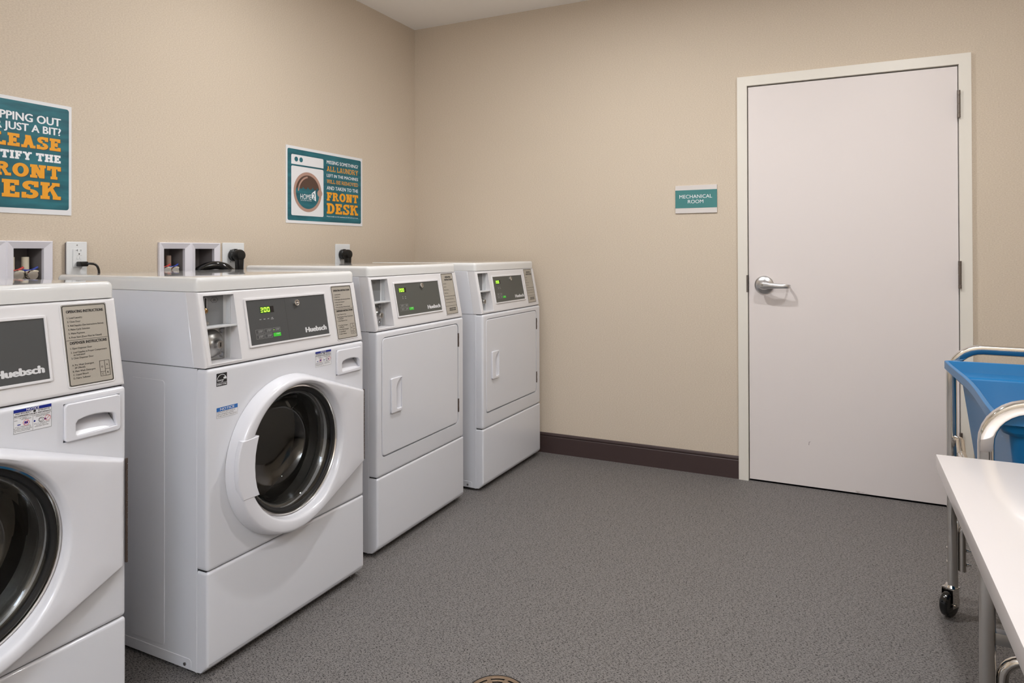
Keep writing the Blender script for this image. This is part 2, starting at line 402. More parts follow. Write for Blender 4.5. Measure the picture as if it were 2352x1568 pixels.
# ================================================================== ROOM
XR, YF = 3.62, -6.2
struct(plate('wall_left', 'wallpaper_left', None, [rect(YF-.1, 0, .1, HC), rect(-2.548, 1.03, -2.277, 1.212), rect(-1.836, 1.03, -1.563, 1.212)], -.1, 0, MF, smooth=0))
struct(plate('wall_back', 'wallpaper_back', None, [[(0, 0), (2.03, 0), (2.03, 2.06), (3.01, 2.06), (3.01, 0), (XR, 0), (XR, HC), (0, HC)]], -.1, 0, MB_, smooth=0))
struct(box('wall_right', 'wallpaper_left', None, XR, XR+.1, YF, .1, 0, HC))
struct(box('wall_front', 'wallpaper_back', None, -.1, XR+.1, YF-.1, YF, 0, HC))
struct(box('floor', 'floor_sheet', None, -.1, XR+.1, YF-.1, .1, -.1, 0))
struct(box('ceiling', 'ceiling_paint', None, -.1, XR+.1, YF-.1, .1, HC, HC+.1))
bbp = [(0, 0), (.0085, 0), (.0085, .094), (.0065, .097), (.0085, .100), (.0095, .106), (.0075, .113), (.003, .117), (0, .117)]
def baseboard(name, a, b, M):
    bm = bmesh.new(); A = [bm.verts.new(M @ Vector((a, z, d))) for d, z in bbp]; B_ = [bm.verts.new(M @ Vector((b, z, d))) for d, z in bbp]
    bm.faces.new(A); bm.faces.new(B_)
    for i in range(len(bbp)): j = (i+1) % len(bbp); bm.faces.new((A[i], A[j], B_[j], B_[i]))
    return struct(finish(name, bm_mesh(bm), 'baseboard_vinyl', None, 25))
baseboard('baseboard_back', 0, 2.010, MB_); baseboard('baseboard_back_right', 3.032, XR, MB_)
baseboard('baseboard_left', YF, 0, MF)
MR = Matrix(((0, 0, -1, XR), (1, 0, 0, 0), (0, 1, 0, 0), (0, 0, 0, 1))); baseboard('baseboard_right', YF, 0, MR)

# ---- door
DX0, DX1, DT = 2.0635, 2.9795, 2.029
fo = .018
door = struct(plate('door_1', 'door_paint', None, rect(DX0, .009, DX1, DT), -.038, .004, MB_, bev=.0012, bseg=1))
fr = plate('door_frame', 'frame_paint', door, [[(2.011, 0), (2.0595, 0), (2.0595, 2.0345), (2.983, 2.0345), (2.983, 0), (3.0315, 0), (3.0315, 2.0835), (2.011, 2.0835)]], -.09, fo, MB_, bev=.0015, bseg=1)
boxes('door_stop', 'frame_paint', door, [(2.05, 2.075, .04, .06, 0, 2.05), (2.968, 2.995, .04, .06, 0, 2.05), (2.05, 2.995, .04, .06, 2.02, 2.045)])
box('gap_shade', 'black', door, DX0, DX1, .0, .09, .0002, .0012)  # black sheet standing in for the shade under the door leaf
for zc in (1.851, 1.072, .29):
    h = lathe('hinge', 'hinge_metal', door, [(0, -.0625), (.0068, -.0625), (.0068, -.045), (.0056, -.0445), (.0056, -.0435), (.0066, -.043), (.0066, -.001), (.0058, -.0005), (.0058, .0005), (.0066, .001), (.0066, .038), (.0056, .0385), (.0056, .0395), (.0068, .04), (.0068, .0625), (0, .0625)], (2.9815, -.0255, zc), 'z', 16)
    lab(h, 'grey steel hinge barrel')
lab(box('strike_plate', 'hinge_metal', door, 2.0535, 2.0605, -fo-.001, .02, .970, 1.058), 'grey strike plate beside latch')
# lever handle
hx, hz = 2.139, 1.0085
MH = Matrix.Translation((hx, -.004, hz)) @ MB_
hd = lathe('door_handle', 'satin', door, [(0, 0), (.046, 0), (.047, -.004), (.0445, -.008), (.037, -.012), (.027, -.0155), (.021, -.022), (.0185, -.032), (.0175, -.046), (0, -.046)], (hx, -.004, hz), 'y', 48)
lab(hd, 'satin silver lever door handle with round rose')
# lever: rounded bar to the right with return toward door
bm = bmesh.new()
lv = [(-.020, -.050, .013, .012), (-.012, -.054, .0175, .0135), (.004, -.058, .0185, .0130), (.03, -.062, .0150, .011), (.06, -.066, .0130, .008), (.09, -.068, .0112, .0058), (.112, -.067, .0105, .005), (.121, -.059, .0092, .0045), (.124, -.047, .0086, .0042), (.121, -.030, .0080, .004), (.117, -.014, .0075, .004)]
rows = []
for i, (dx, yy, hh, tt) in enumerate(lv):
    row = []
    for k in range(16):
        a = 2*PI*k/16; ca, sa = math.cos(a), math.sin(a)
        ca = math.copysign(abs(ca)**.6, ca); sa = math.copysign(abs(sa)**.6, sa)
        bend = 0 if i < 6 else min((i-5)*.5, 1.5)
        row.append(bm.verts.new((hx+dx+tt*ca*math.sin(bend)*-1, -.004+yy+tt*ca*math.cos(bend), hz-.003*(dx/.12)+hh*sa)))
    rows.append(row)
for a, b in zip(rows, rows[1:]):
    for k in range(16): bm.faces.new((a[k], a[(k+1) % 16], b[(k+1) % 16], b[k]))
bm.faces.new(rows[0]); bm.faces.new(rows[-1])
finish('lever', bm_mesh(bm), 'satin', hd, 50)
lathe('key_cylinder', 'steel', hd, [(0, -.0705), (.0075, -.0705), (.0082, -.069), (.0082, -.05)], (hx-.004, -.004, hz), 'y', 24)
box('keyhole', 'black', hd, hx-.0048, hx-.0032, -.0750, -.0742, hz-.005, hz+.005)
# small scratch marks on the door
flat('scuff_mark', 'hinge_dark', door, [[(2.345, .229), (2.347, .231), (2.345, .214), (2.3435, .216)], [(2.345, .231), (2.352, .2335), (2.352, .2322), (2.346, .2295)]], .0042, MB_)

# ---- room sign
sg = thing('room_sign', 'small teal and silver sign reading MECHANICAL ROOM left of the door', 'sign', (1.688, 0, 1.386))
MS = MB_
sw, sh = .2185, .1485
plate('backing', 'sign_silver', sg, rect(0, 0, sw, sh), 0, .007, MS, bev=.0006, bseg=1)
plate('teal_band', 'sign_teal', sg, rect(0, .0275, sw, .1235), .007, .0078, MS)
texts('lettering', 'print_white', sg, [('MECHANICAL', .0215, .0795, .0185, .172), ('ROOM', .067, .0525, .0182, .081)], .0084, MS)

# ---- floor drain
dr = thing('floor_drain', 'round bronze floor drain grate set in the grey floor at the bottom edge', 'drain', (1.663, -2.087, 0))
lathe('rim', 'black', dr, [(.0835, .0004), (.0835, .0016), (.078, .002), (.078, .0005)], (0, 0, 0), 'z', 64)
plate('well', 'drain_hole', dr, circ(0, 0, .079, n=48), .0002, .0008, MZ)
holes = []
for ri, ro, k in ((.060, .0665, 8), (.0465, .053, 8), (.033, .0395, 6), (.019, .0255, 4)):
    for i in range(k):
        a0 = 360*i/k+5*.06/ri; a1 = 360*(i+1)/k-5*.06/ri
        holes.append(circ(0, 0, ro, n=6, a0=a0, a1=a1)+circ(0, 0, ri, n=6, a0=a1, a1=a0))
plate('grate', 'drain_bronze', dr, [circ(0, 0, .0775, n=64)]+holes, .0009, .0035, MZ, bev=.0005, bseg=1)

# ================================================================== POSTERS
pa = thing('wall_poster', 'large teal poster with orange FRONT DESK lettering at the left edge', 'poster', (0, -2.80, 1.3175), 0, None)
PW, PH = .604, .391
def sub(M, dy, dz): return M
plate('board', 'sticker_white', pa, rect(0, 0, PW, PH), 0, .003, MF)
plate('teal_print', 'print_teal', pa, rr(.010, .018, PW-.0095, PH-.012, .009), .003, .0034, MF)
rt = PW-.0375; lf = .2
z = lambda v: v-1.3175
def fitleft(w_vis, frac): return rt-w_vis/frac
bold = .012
texts('lettering', 'print_white', pa, [('STEPPING OUT', rt, z(1.6315), .0263, .257, 'r', .045), ('FOR JUST A BIT?', rt, z(1.5985), .0245, .257, 'r', .045)], .0038, MF)
S1 = slab_line('PLEASE', rt-.257, rt, z(1.5425), .043, .26, .22, .085)
S3 = slab_line('FRONT', rt-.257, rt, z(1.442), .0455, .26, .21, .08)
S4 = slab_line('DESK', rt-.257, rt, z(1.371), .0585, .26, .2, .08)
for S_ in (S1, S3, S4): lab(flat('lettering', 'print_orange', pa, S_, .0038, MF), 'orange slab-serif lettering')
flat('lettering', 'print_white', pa, slab_line('NOTIFY THE', rt-.257, rt, z(1.5005), .0275, .26, .22, .08), .0038, MF)
for S_ in (S1, S3, S4): flat('lettering_shade', 'print_brown', pa, [[(x+.0018, y-.0018) for x, y in q] for q in S_], .0036, MF)

pb = thing('wall_poster', 'teal landscape poster with a washing machine drawing and MISSING SOMETHING text', 'poster', (0, -1.143, 1.330), 0, None)
PW, PH = .600, .391
z = lambda v: v-1.330
plate('board', 'sticker_white', pb, rect(0, 0, PW, PH), 0, .003, MF)
plate('teal_print', 'print_teal', pb, rr(.010, .0145, PW-.0125, PH-.0145, .009), .003, .0034, MF)
wm = plate('washer_drawing', 'sticker_white', pb, [rr(.0355, z(1.370), .272, z(1.621), .008), rect(.0355, z(1.629), .272, z(1.66)), rr(.0355, z(1.632), .272, z(1.679), .008)][0:1], .0034, .0037, MF)
plate('drawing_top', 'sticker_white', pb, [[(.0355, z(1.6295)), (.272, z(1.6295))]+circ(.264, z(1.671), .008, n=5, a0=0, a1=90)+circ(.0435, z(1.671), .008, n=5, a0=90, a1=180)], .0034, .0037, MF)
flat('drawing_knobs', 'print_teal', pb, [circ(.070, z(1.656), .0125, n=24), circ(.1045, z(1.656), .0125, n=24)], .0040, MF)
pc = (.1535, z(1.4935)); pr = .103
flat('porthole_ring', 'print_tan', pb, ringpoly(pc[0], pc[1], pr, pr, .016, n=48)+[circ(pc[0]+pr*.87, pc[1], .019, n=20)], .0042, MF)
flat('porthole', 'print_brown', pb, [circ(pc[0], pc[1], pr-.014, n=48)], .0039, MF)
wv = [(pc[0]-math.sqrt((pr-.0155)**2-.012**2), pc[1]+.012)]
for i in range(5):
    x0 = wv[0][0]+i*.0348; wv += [(x0+.0058, pc[1]+.014), (x0+.0116, pc[1]+.018), (x0+.0174, pc[1]+.024+.001*i), (x0+.0232, pc[1]+.017+.001*i), (x0+.029, pc[1]+.016)]
lim = pr-.0155
wv = [(x, y) for x, y in wv if math.hypot(x-pc[0], y-pc[1]) <= lim+1e-6]
flat('water', 'print_teal', pb, [wv+[(pc[0]+lim*math.cos(a), pc[1]+lim*math.sin(a)) for a in [.22-i*(PI+.37)/30 for i in range(31)]]], .0041, MF)
flat('porthole_gleam', 'print_tan', pb, ringpoly(pc[0]+.012, pc[1], .085, .083, .009, 100, 178, 16), .0043, MF)
texts('logo_lettering', 'print_white', pb, [('HOME', .0985, z(1.4555), .0265, .080, 'l', .0), ('SUITES BY HILTON', .101, z(1.4475), .0045, .079)], .0046, MF)
flat('logo_frame', 'print_white', pb, [[(.1815, z(1.4665)-.004), (.1815, z(1.4895)), (.2085, z(1.507)), (.214, z(1.450))]], .0045, MF)
text('logo_number', 'print_teal', pb, [('2', .1875, z(1.4595), .031, .0185, 'l', .02)], .0048, MF)
texts('lettering', 'print_white', pb, [('MISSING SOMETHING?', .298, z(1.659), .0185, .263, 'l', .02), ('LEFT IN THE MACHINES', .298, z(1.588), .0165, .263, 'l', .02),
     ('AND TAKEN TO THE', .298, z(1.520), .019, .263, 'l', .02), ('Please notify us if all machines are full and not in use.', .298, z(1.3725), .0062, .263, 'l', .0)], .0038, MF)
SL = [slab_line('ALL LAUNDRY', .298, .561, z(1.6195), .0265, .15, .12, .07), slab_line('WILL BE REMOVED', .298, .561, z(1.5545), .0195, .13, .12, .07), slab_line('FRONT', .298, .561, z(1.460), .046, .26, .2, .08), slab_line('DESK', .298, .561, z(1.390), .057, .26, .2, .08)]
for S_ in SL: lab(flat('lettering', 'print_orange', pb, S_, .0038, MF), 'orange slab-serif lettering')
for S_ in SL[2:]: flat('lettering_shade', 'print_brown', pb, [[(x+.0016, y-.0016) for x, y in q] for q in S_], .0036, MF)

# ================================================================== MACHINES
KX = .189; KN = math.hypot(1, KX)
def seven(ch, x, y, w, h, t):
    g = {'2': 'abgd', '0': 'abcdef', ' ': ''}[ch]; o = []; gp = t*.25
    if 'a' in g: o.append(rect(x+gp, y+h-t, x+w-gp, y+h))
    if 'd' in g: o.append(rect(x+gp, y, x+w-gp, y+t))
    if 'g' in g: o.append(rect(x+gp, y+h/2-t/2, x+w-gp, y+h/2+t/2))
    if 'b' in g: o.append(rect(x+w-t, y+h/2+gp, x+w, y+h-gp))
    if 'c' in g: o.append(rect(x+w-t, y+gp, x+w, y+h/2-gp))
    if 'f' in g: o.append(rect(x, y+h/2+gp, x+t, y+h-gp))
    if 'e' in g: o.append(rect(x, y+gp, x+t, y+h/2-gp))
    return o
def hexscrew(parent, M, x, y, w, r=.0045):
    o = plate('screw', 'screw', parent, circ(x, y, r, n=6), w, w+.003, M, bev=.0004, bseg=1)
    return o
def machine(name, label, cat, loc, rz, W, kind, h_split, h_kick, dz):
    T = thing(name, label, cat, loc, rz)
    washer = kind == 'washer'
    sd = lambda yy: Matrix(((1, 0, 0, 0), (0, 0, -1, yy), (0, 1, 0, 0), (0, 0, 0, 1)))   # left side: u->x v->z w->-y
    XB = -.676; ZB = .0125; CD = -.0405
    zc0 = h_split+.0026; zc1 = 1.072+dz; LT = 1.114+dz
    ZO = h_split+.0026
    # lower cabinet: open-front sheet metal shell
    bm = bx(XB, CD, 0, W, ZB, h_split)
    if washer:
        ff = [f for f in bm.faces if f.calc_center_median().x > CD-.001]; bmesh.ops.delete(bm, geom=ff, context='FACES')
    cab = finish('cabinet', bm_mesh(bm), 'enamel', T)
    MS_ = sd(0)
    plate('pressed_panel', 'enamel', cab, rr(-.324, .055, -.175, .8155+dz, .012), -.001, .0014, MS_, bev=.0012)
    sk = plate('side_skirt', 'enamel', cab, [(XB+.002, ZB+.001)]+[(-.064, ZB+.001)]+circ(-.074, .033, .010, n=6, a0=0, a1=90)+[(XB+.002, .043)], -.001, .0013, MS_, bev=.0008, bseg=1)
    for xx in (-.088, -.355, -.60):
        s_ = plate('screw', 'screw', sk, circ(xx, .026, .0052, n=6), .0013, .0045, MS_, bev=.0006, bseg=1)
    # front edge flange of cabinet
    box('corner_flange', 'enamel', cab, CD-.009, CD-.0006, -.0008, .003, ZB-.001, h_split-.001, bev=.0008, seg=1)
    for fx in (-.08, XB+.06):
        for fy in (.05, W-.05):
            lathe('foot', 'rubber', T, [(0, 0), (.017, 0), (.019, .003), (.019, .008), (.006, .010), (.006, .03)], (fx, fy, 0), 'z', 16)
    # upper cabinet
    uc = prism('upper_cabinet', 'enamel', T, [(XB, zc0-.001), (-.0545, zc0-.001), (-.0895, zc1), (XB, zc1)], 0, W, bev=.0012, seg=1)
    # console
    zz = lambda s: ZO+s/KN
    con = prism('console', 'console_plastic', T, [(-.0535, zc0), (-.003, zc0), (-.003-KX*(zc1-ZO), zc1), (-.0885, zc1)], .0, W, bev=.009, seg=4,
                sel=lambda e: (lambda a, b: min(a.x, b.x) > -.05 and abs(a.x-b.x) > .03 and abs(a.z-b.z) > .1 or (min(a.x, b.x) > -.05 and abs(a.z-b.z) < .001 and abs(a.y-b.y) > .1))(e.verts[0].co, e.verts[1].co))
    off = 0 if washer else -.003
    bay = (.018, .1255, .871-.858+h_split, 1.0615+dz)
    cuts = [bx(-.066, .06, bay[0]+off, bay[1]+off, bay[2], bay[3])]
    cut(con, [bx(-.066, .06, bay[0]+off, bay[1]+off, bay[2], bay[3])]); cut(uc, [bx(-.066, .06, bay[0]+off, bay[1]+off, bay[2], bay[3])])
    MC = Matrix(((0, -KX/KN, 1/KN, -.003), (1, 0, 0, 0), (0, 1/KN, KX/KN, ZO), (0, 0, 0, 1)))
    # bay
    y0, y1, z0, z1 = bay[0]+off, bay[1]+off, bay[2], bay[3]
    cb = boxes('coin_bay', 'bay_wall', T, [(-.0662, -.0652, y0, y1, z0, z1), (-.0655, -.004, y1-.0025, y1, z0, z1) if False else (-.0655, -.05, y1-.004, y1, z0, z1)])
    s0 = (z0-ZO)*KN; s1 = (z1-ZO)*KN
    plate('bay_rim', 'console_plastic', cb, [rr(y0-.003, s0-.004, y1+.004, s1+.003, .004), rr(y0, s0, y1-.001, s1-.0015, .002)], -.002, .0012, MC, bev=.0009)
    zsh = zz(.112)
    box('shelf', 'bay_wall', cb, -.066, -.024, y0, y1-.001, zsh-.0028, zsh+.0028, bev=.0012)
    # upper coin acceptor plate
    x1 = -.0652
    pl = box('coin_slot_plate', 'bay_grey', cb, x1, x1+.004, y0, y1-.019, zsh+.003, z1-.002, bev=.001)
    MQ = Matrix.Translation((x1+.004, y0, zsh+.003)) @ MF
    hh = z1-zsh-.005
    flat('slot_outline', 'print_light', pl, outline(.022, hh*.5, .031, hh*.93, .001)+outline(.014, 0.012, .024, hh*.42, .001), .0003, MQ)
    flat('coin_slot', 'black', pl, [rect(.024, hh*.56, .029, hh*.92), rect(.0165, .014, .0215, hh*.40)], .0005, MQ)
    if washer:
        lathe('coin_dial', 'brass', pl, [(0, .013), (.004, .013), (.0075, .010), (.009, .004), (.009, 0)], (x1+.004, y0+.020, zsh+.003+hh*.50), 'x', 20)
        lathe('return_knob', 'steel', pl, [(0, .010), (.004, .010), (.0075, .005), (.0075, 0)], (x1+.004, y0+.026, zsh+.010), 'x', 16)
        flat('coin_label', 'black', pl, ringpoly(.056, hh*.84, .014, .0085, .0009, n=6), .0005, MQ)
        text('coin_value', 'black', pl, [('25', .056, hh*.84-.003, .006, None, 'c', .02)], .0006, MQ)
    else:
        flat('coin_label', 'black', pl, outline(.040, hh*.80, .054, hh*.88, .0008), .0005, MQ)
        text('coin_value', 'black', pl, [('25', .047, hh*.80+.002, .0045, None, 'c', .02)], .0006, MQ)
    # lower vault plate with dome lock
    vp = box('vault_plate', 'steel', cb, x1, x1+.004, y0, y1-.014, z0+.001, zsh-.003, bev=.001)
    vc = (x1+.004, y0+.045, (z0+zsh)/2-.001)
    dm = lathe('vault_lock', 'steel', vp, [(.0415, 0), (.040, .004), (.034, .011), (.026, .016), (.019, .0195), (.0145, .024), (.0128, .030), (.0122, .038), (.011, .040), (0, .040)], vc, 'x', 40)
    lathe('lock_core', 'hinge_metal', dm, [(.0078, .0395), (.0078, .0412), (0, .0412)], vc, 'x', 20) if False else None
    lathe('bolt', 'screw', vp, [(0, .005), (.005, .0045), (.0078, .001), (.0078, 0)], (x1+.004, y1-.026, zsh-.016), 'x', 16)
    lathe('bolt', 'screw', vp, [(0, .005), (.005, .0045), (.0078, .001), (.0078, 0)], (x1+.004, y1-.026, z0+.014), 'x', 16)
    box('keyway', 'black', vp, vc[0]+.0402, vc[0]+.0408, vc[1]-.0015, vc[1]+.0015, vc[2]-.006, vc[2]+.006)
    # control panel
    a, b, c, d_ = (.158, .513, .037, .1865) if washer else (.154, .508, .041, .1875)
    cf = plate('control_frame', 'console_plastic', T, [rr(a, c, b, d_, .004), rect(a+.0065, c+.0065, b-.0055, d_-.007)], -.004, .0042, MC, bev=.0015)
    cp = plate('control_panel', 'grey_panel' if washer else 'grey_panel_dryer', T, rect(a+.0055, c+.0055, b-.0045, d_-.006), -.003, .0012, MC)
    if washer:
        dx0, dx1, dy0, dy1 = .2165, .272, .1375, .1572; seamx = .322; lk = (.370, .1595); hb = (.397, .4985, .0595, .0150)
        btn = [(.188, .0755, .219, .0885), (.2225, .0755, .253, .0885), (.2575, .0765, .288, .0885), (.188, .0600, .219, .0725), (.2225, .0600, .253, .0725)]; gb = (.2575, .0610, .288, .0725)
    else:
        dx0, dx1, dy0, dy1 = .188, .241, .1435, .1625; seamx = None; lk = (.360, .1655); hb = (.387, .4935, .0610, .0150)
        btn = [(.179, .0815, .208, .0940), (.2115, .0815, .240, .0940), (.179, .0665, .208, .0790), (.2115, .0665, .240, .0790)]; gb = (.2455, .0665, .277, .0780)
    dp = plate('display_window', 'window_dark', cp, rect(dx0, dy0, dx1, dy1), .0010, .0016, MC)
    flat('display_glow', 'led_glow', cp, [rect(dx0, dy0, dx0+.040, dy1)], .0018, MC)
    hgt = dy1-dy0
    dg = []
    for i, ch in enumerate('200'): dg += seven(ch, dx0+.0015+i*.0132, dy0+.0025, .0098, hgt-.005, .0024)
    lab(flat('display_digits', 'led_digit', cp, dg, .0021, MC), 'lit green seven segment digits')
    if seamx: flat('panel_seam', 'print_black', cp, [rect(seamx, c+.0065, seamx+.0006, d_-.007)], .0014, MC)
    ol = []; ic = []
    for (u0_, v0_, u1_, v1_) in btn:
        ol += outline(u0_, v0_, u1_, v1_, .0007); m_ = (u0_+u1_)/2; hgh = v1_-v0_
        ic += [rect(m_-.0045, v0_+.0025, m_-.0028, v1_-.0025), rect(m_-.001, v0_+hgh*.62, u1_-.003, v0_+hgh*.76), rect(m_-.001, v0_+hgh*.34, u1_-.005, v0_+hgh*.48)]
    flat('keypad', 'print_grey', cp, ol, .0015, MC); flat('keypad_symbols', 'print_grey', cp, ic, .0016, MC)
    lab(plate('start_button', 'button_green', cp, rr(*gb, .001), .0010, .0018, MC), 'glowing green start button')
    text('start_lettering', 'print_light', cp, [('START', (gb[0]+gb[2])/2+.004, gb[1]+.006, .0036, .015, 'c', .02)], .0021, MC)
    if washer:
        flat('ready_light', 'led_digit', cp, [rect(.2605, .0810, .2625, .0828)], .0018, MC)
        text('status_lettering', 'print_light', cp, [('WASH', .213, .1175, .0024, .0075, 'c', .02), ('RINSE', .2295, .1175, .0024, .0075, 'c', .02), ('SPIN', .245, .1175, .0024, .0065, 'c', .02), ('DOOR', .261, .1195, .0024, .007, 'c', .02), ('LOCKED', .261, .1155, .0024, .011, 'c', .02)], .0015, MC)
    else:
        text('status_lettering', 'print_light', cp, [('DRY', .210, .1235, .0028, .005, 'c', .02), ('TIME', .210, .1165, .0024, .007, 'c', .02), ('COOL', .2295, .1235, .0028, .007, 'c', .02), ('DOWN', .2295, .1165, .0024, .0085, 'c', .02)], .0015, MC)
    text('maker_lettering', 'print_light', cp, [('Huebsch', hb[0], hb[2], hb[3]*1.04, hb[1]-hb[0], 'l', .12)], .0015, MC)
    lkM = MC @ Matrix(((0, 1, 0, lk[0]), (0, 0, 1, lk[1]), (1, 0, 0, 0), (0, 0, 0, 1)))
    pk = lathe('panel_lock', 'chrome', cp, [(.0105, .001), (.0108, .006), (.0098, .0085), (.0072, .009), (.0068, .0072), (0, .0072)], (0, 0, 0), 'x', 28, M=lkM)
    flat('key_ring', 'black', cp, ringpoly(lk[0], lk[1], .0058, .0058, .0022, 30, 330, 16), .0094, MC)
    # instruction plate
    a, b, c, d_ = (.548, .6535, .0165, .2045) if washer else (.5385, .6435, .0205, .2115)
    plate('plate_surround', 'console_plastic', T, [rr(a-.0035, c-.0035, b+.0035, d_+.0035, .006), rr(a-.0005, c-.0005, b+.0005, d_+.0005, .004)], -.002, .0018, MC, bev=.0012)
    ip = plate('instruction_plate', 'plate_beige', T, rr(a, c, b, d_, .004), -.002, .0010, MC)
    lab(ip, 'grey-beige instruction plate with black border')
    wdt = b-a; hgt = d_-c
    plate('border_line', 'print_black', ip, [rr(a+.001, c+.001, b-.001, d_-.001, .004), rr(a+.0027, c+.0027, b-.0027, d_-.0027, .003)], .0008, .0013, MC)
    U = lambda f: a+f*wdt; V = lambda f: c+f*hgt
    if washer:
        hs = .0062; ts = .0040
        lines = [('OPERATING INSTRUCTIONS', U(.51), V(.902), hs, wdt*.83, 'c', .04), ('DISPENSER INSTRUCTIONS', U(.52), V(.512), hs, wdt*.83, 'c', .04)]
        for i, (s_, k) in enumerate((('1. Load Laundry', .335), ('2. Close Door', .285), ('3. Add Supplies (See Instructions Below)', .80), ('4. Make Cycle Selection', .48), ('5. Make Payment', .355), ('6. Press Start (Door Must be Closed)', .73))):
            lines.append((s_, U(.10), V(.832-.0485*i), ts, wdt*k, 'l', .01))
        for s_, f_, k, ind in (('1. Open Dispenser Door', .452, .48, .1), ('2. Load Supplies in Proper Compartment', .404, .81, .1), ('as Indicated', .372, .25, .155), ('3. Close Dispenser Door', .332, .49, .1),
                               ('A. Pre Wash Detergent', .247, .48, .1), ('(If Offered)', .213, .22, .155), ('B. Main Wash Detergent', .171, .50, .1), ('C. Liquid Bleach', .130, .335, .1), ('D. Fabric Softener', .087, .375, .1)):
            lines.append((s_, U(ind), V(f_), ts, wdt*k, 'l', .01))
        gx0, gx1, gy0, gy1 = U(.70), U(.93), V(.072), V(.268); gm = (gx0+gx1)/2; t_ = .0008
        flat('compartment_diagram', 'print_black', ip, outline(gx0, gy0, gx1, gy1, t_)+[rect(gm, gy0, gm+t_, gy1), rect(gx0, gy0+.010, gm, gy0+.010+t_), rect(gm, gy0+.0155, gx1, gy0+.0155+t_)], .0015, MC)
        flat('divider_line', 'print_black', ip, [rect(U(.035), V(.562), U(.965), V(.562)+.0007)], .0015, MC)
        lines += [('D', (gx0+gm)/2, gy0+.020, .0042, None, 'c', .01), ('A', (gx1+gm)/2, gy0+.024, .0042, None, 'c', .01), ('C', (gx0+gm)/2, gy0+.0028, .0042, None, 'c', .01), ('B', (gx1+gm)/2, gy0+.0055, .0042, None, 'c', .01)]
    else:
        lines = [('OPERATING', U(.56), V(.893), .0072, wdt*.50, 'c', .05), ('INSTRUCTIONS', U(.58), V(.829), .0072, wdt*.66, 'c', .05)]
        for i, (s_, k) in enumerate((('Load Laundry', .25), ('Close Door', .22), ('Make Selection', .38), ('Make Payment', .30), ('Press Start (Door Must be Closed)', .86), ('To Restart Press Start', .70), ('Door Open Stops Cycle', .80))):
            lines.append((s_, U(.10), V(.745-.0765*i), .0032, wdt*k, 'l', .02))
        lines += [('CLEAN LINT FILTER', U(.56), V(.130), .0050, wdt*.56, 'c', .05), ('AFTER EACH LOAD', U(.55), V(.088), .0050, wdt*.54, 'c', .05)]
        flat('divider_line', 'print_black', ip, [rect(U(.035), V(.205), U(.965), V(.205)+.0009)], .0015, MC)
    text('lettering', 'print_black', ip, lines, .0015, MC)
    # lid
    ld = finish('lid', bm_mesh(bx(XB-.018, -.0435, .001, W-.001, zc1+.0012, LT, bev=.0165, seg=5, sel=lambda e: not (max(v.co.z for v in e.verts) < zc1+.01))), 'enamel_lid', T)
    boxes('lid_seam', 'seam', T, [(XB, -.056, .004, W-.004, zc1-.001, zc1+.0015)])
    boxes('panel_seam', 'seam', T, [(XB+.01, -.012, .004, W-.004, h_split-.0005, h_split+.0030)])
    # kick panel
    kz = h_kick
    kp = prism('kick_panel', 'enamel', T, [(CD, ZB), (-.0235, ZB), (-.0025, .033), (0, .040), (0, kz-.0010), (CD, kz-.0010)], 0, W, bev=.009, seg=4, sel=lambda e: all(v.co.x > -.03 or v.co.z > kz-.01 for v in e.verts) and not all(v.co.x < CD+.001 for v in e.verts))
    cutc = bmesh.new()
    for yy in (.062, W-.062):
        box('screw_recess', 'seam', kp, -.012, -.0085, yy-.012, yy+.012, .0135, .020) if False else None
        s_ = plate('screw', 'screw', kp, circ(yy, .0235, .0045, n=6), -.016, -.0095, MF, bev=.0006, bseg=1)
    box('kick_seam', 'seam', T, CD, -.010, .004, W-.004, kz-.0015, kz+.0015)
    # upper front
    fb = bx(CD, 0, 0, W, kz+.0012, h_split, bev=.0115, seg=4, sel=lambda e: not all(v.co.x < CD+.001 for v in e.verts))
    fp = finish('front_panel', bm_mesh(fb), 'enamel', T)
    return T, fp, MC

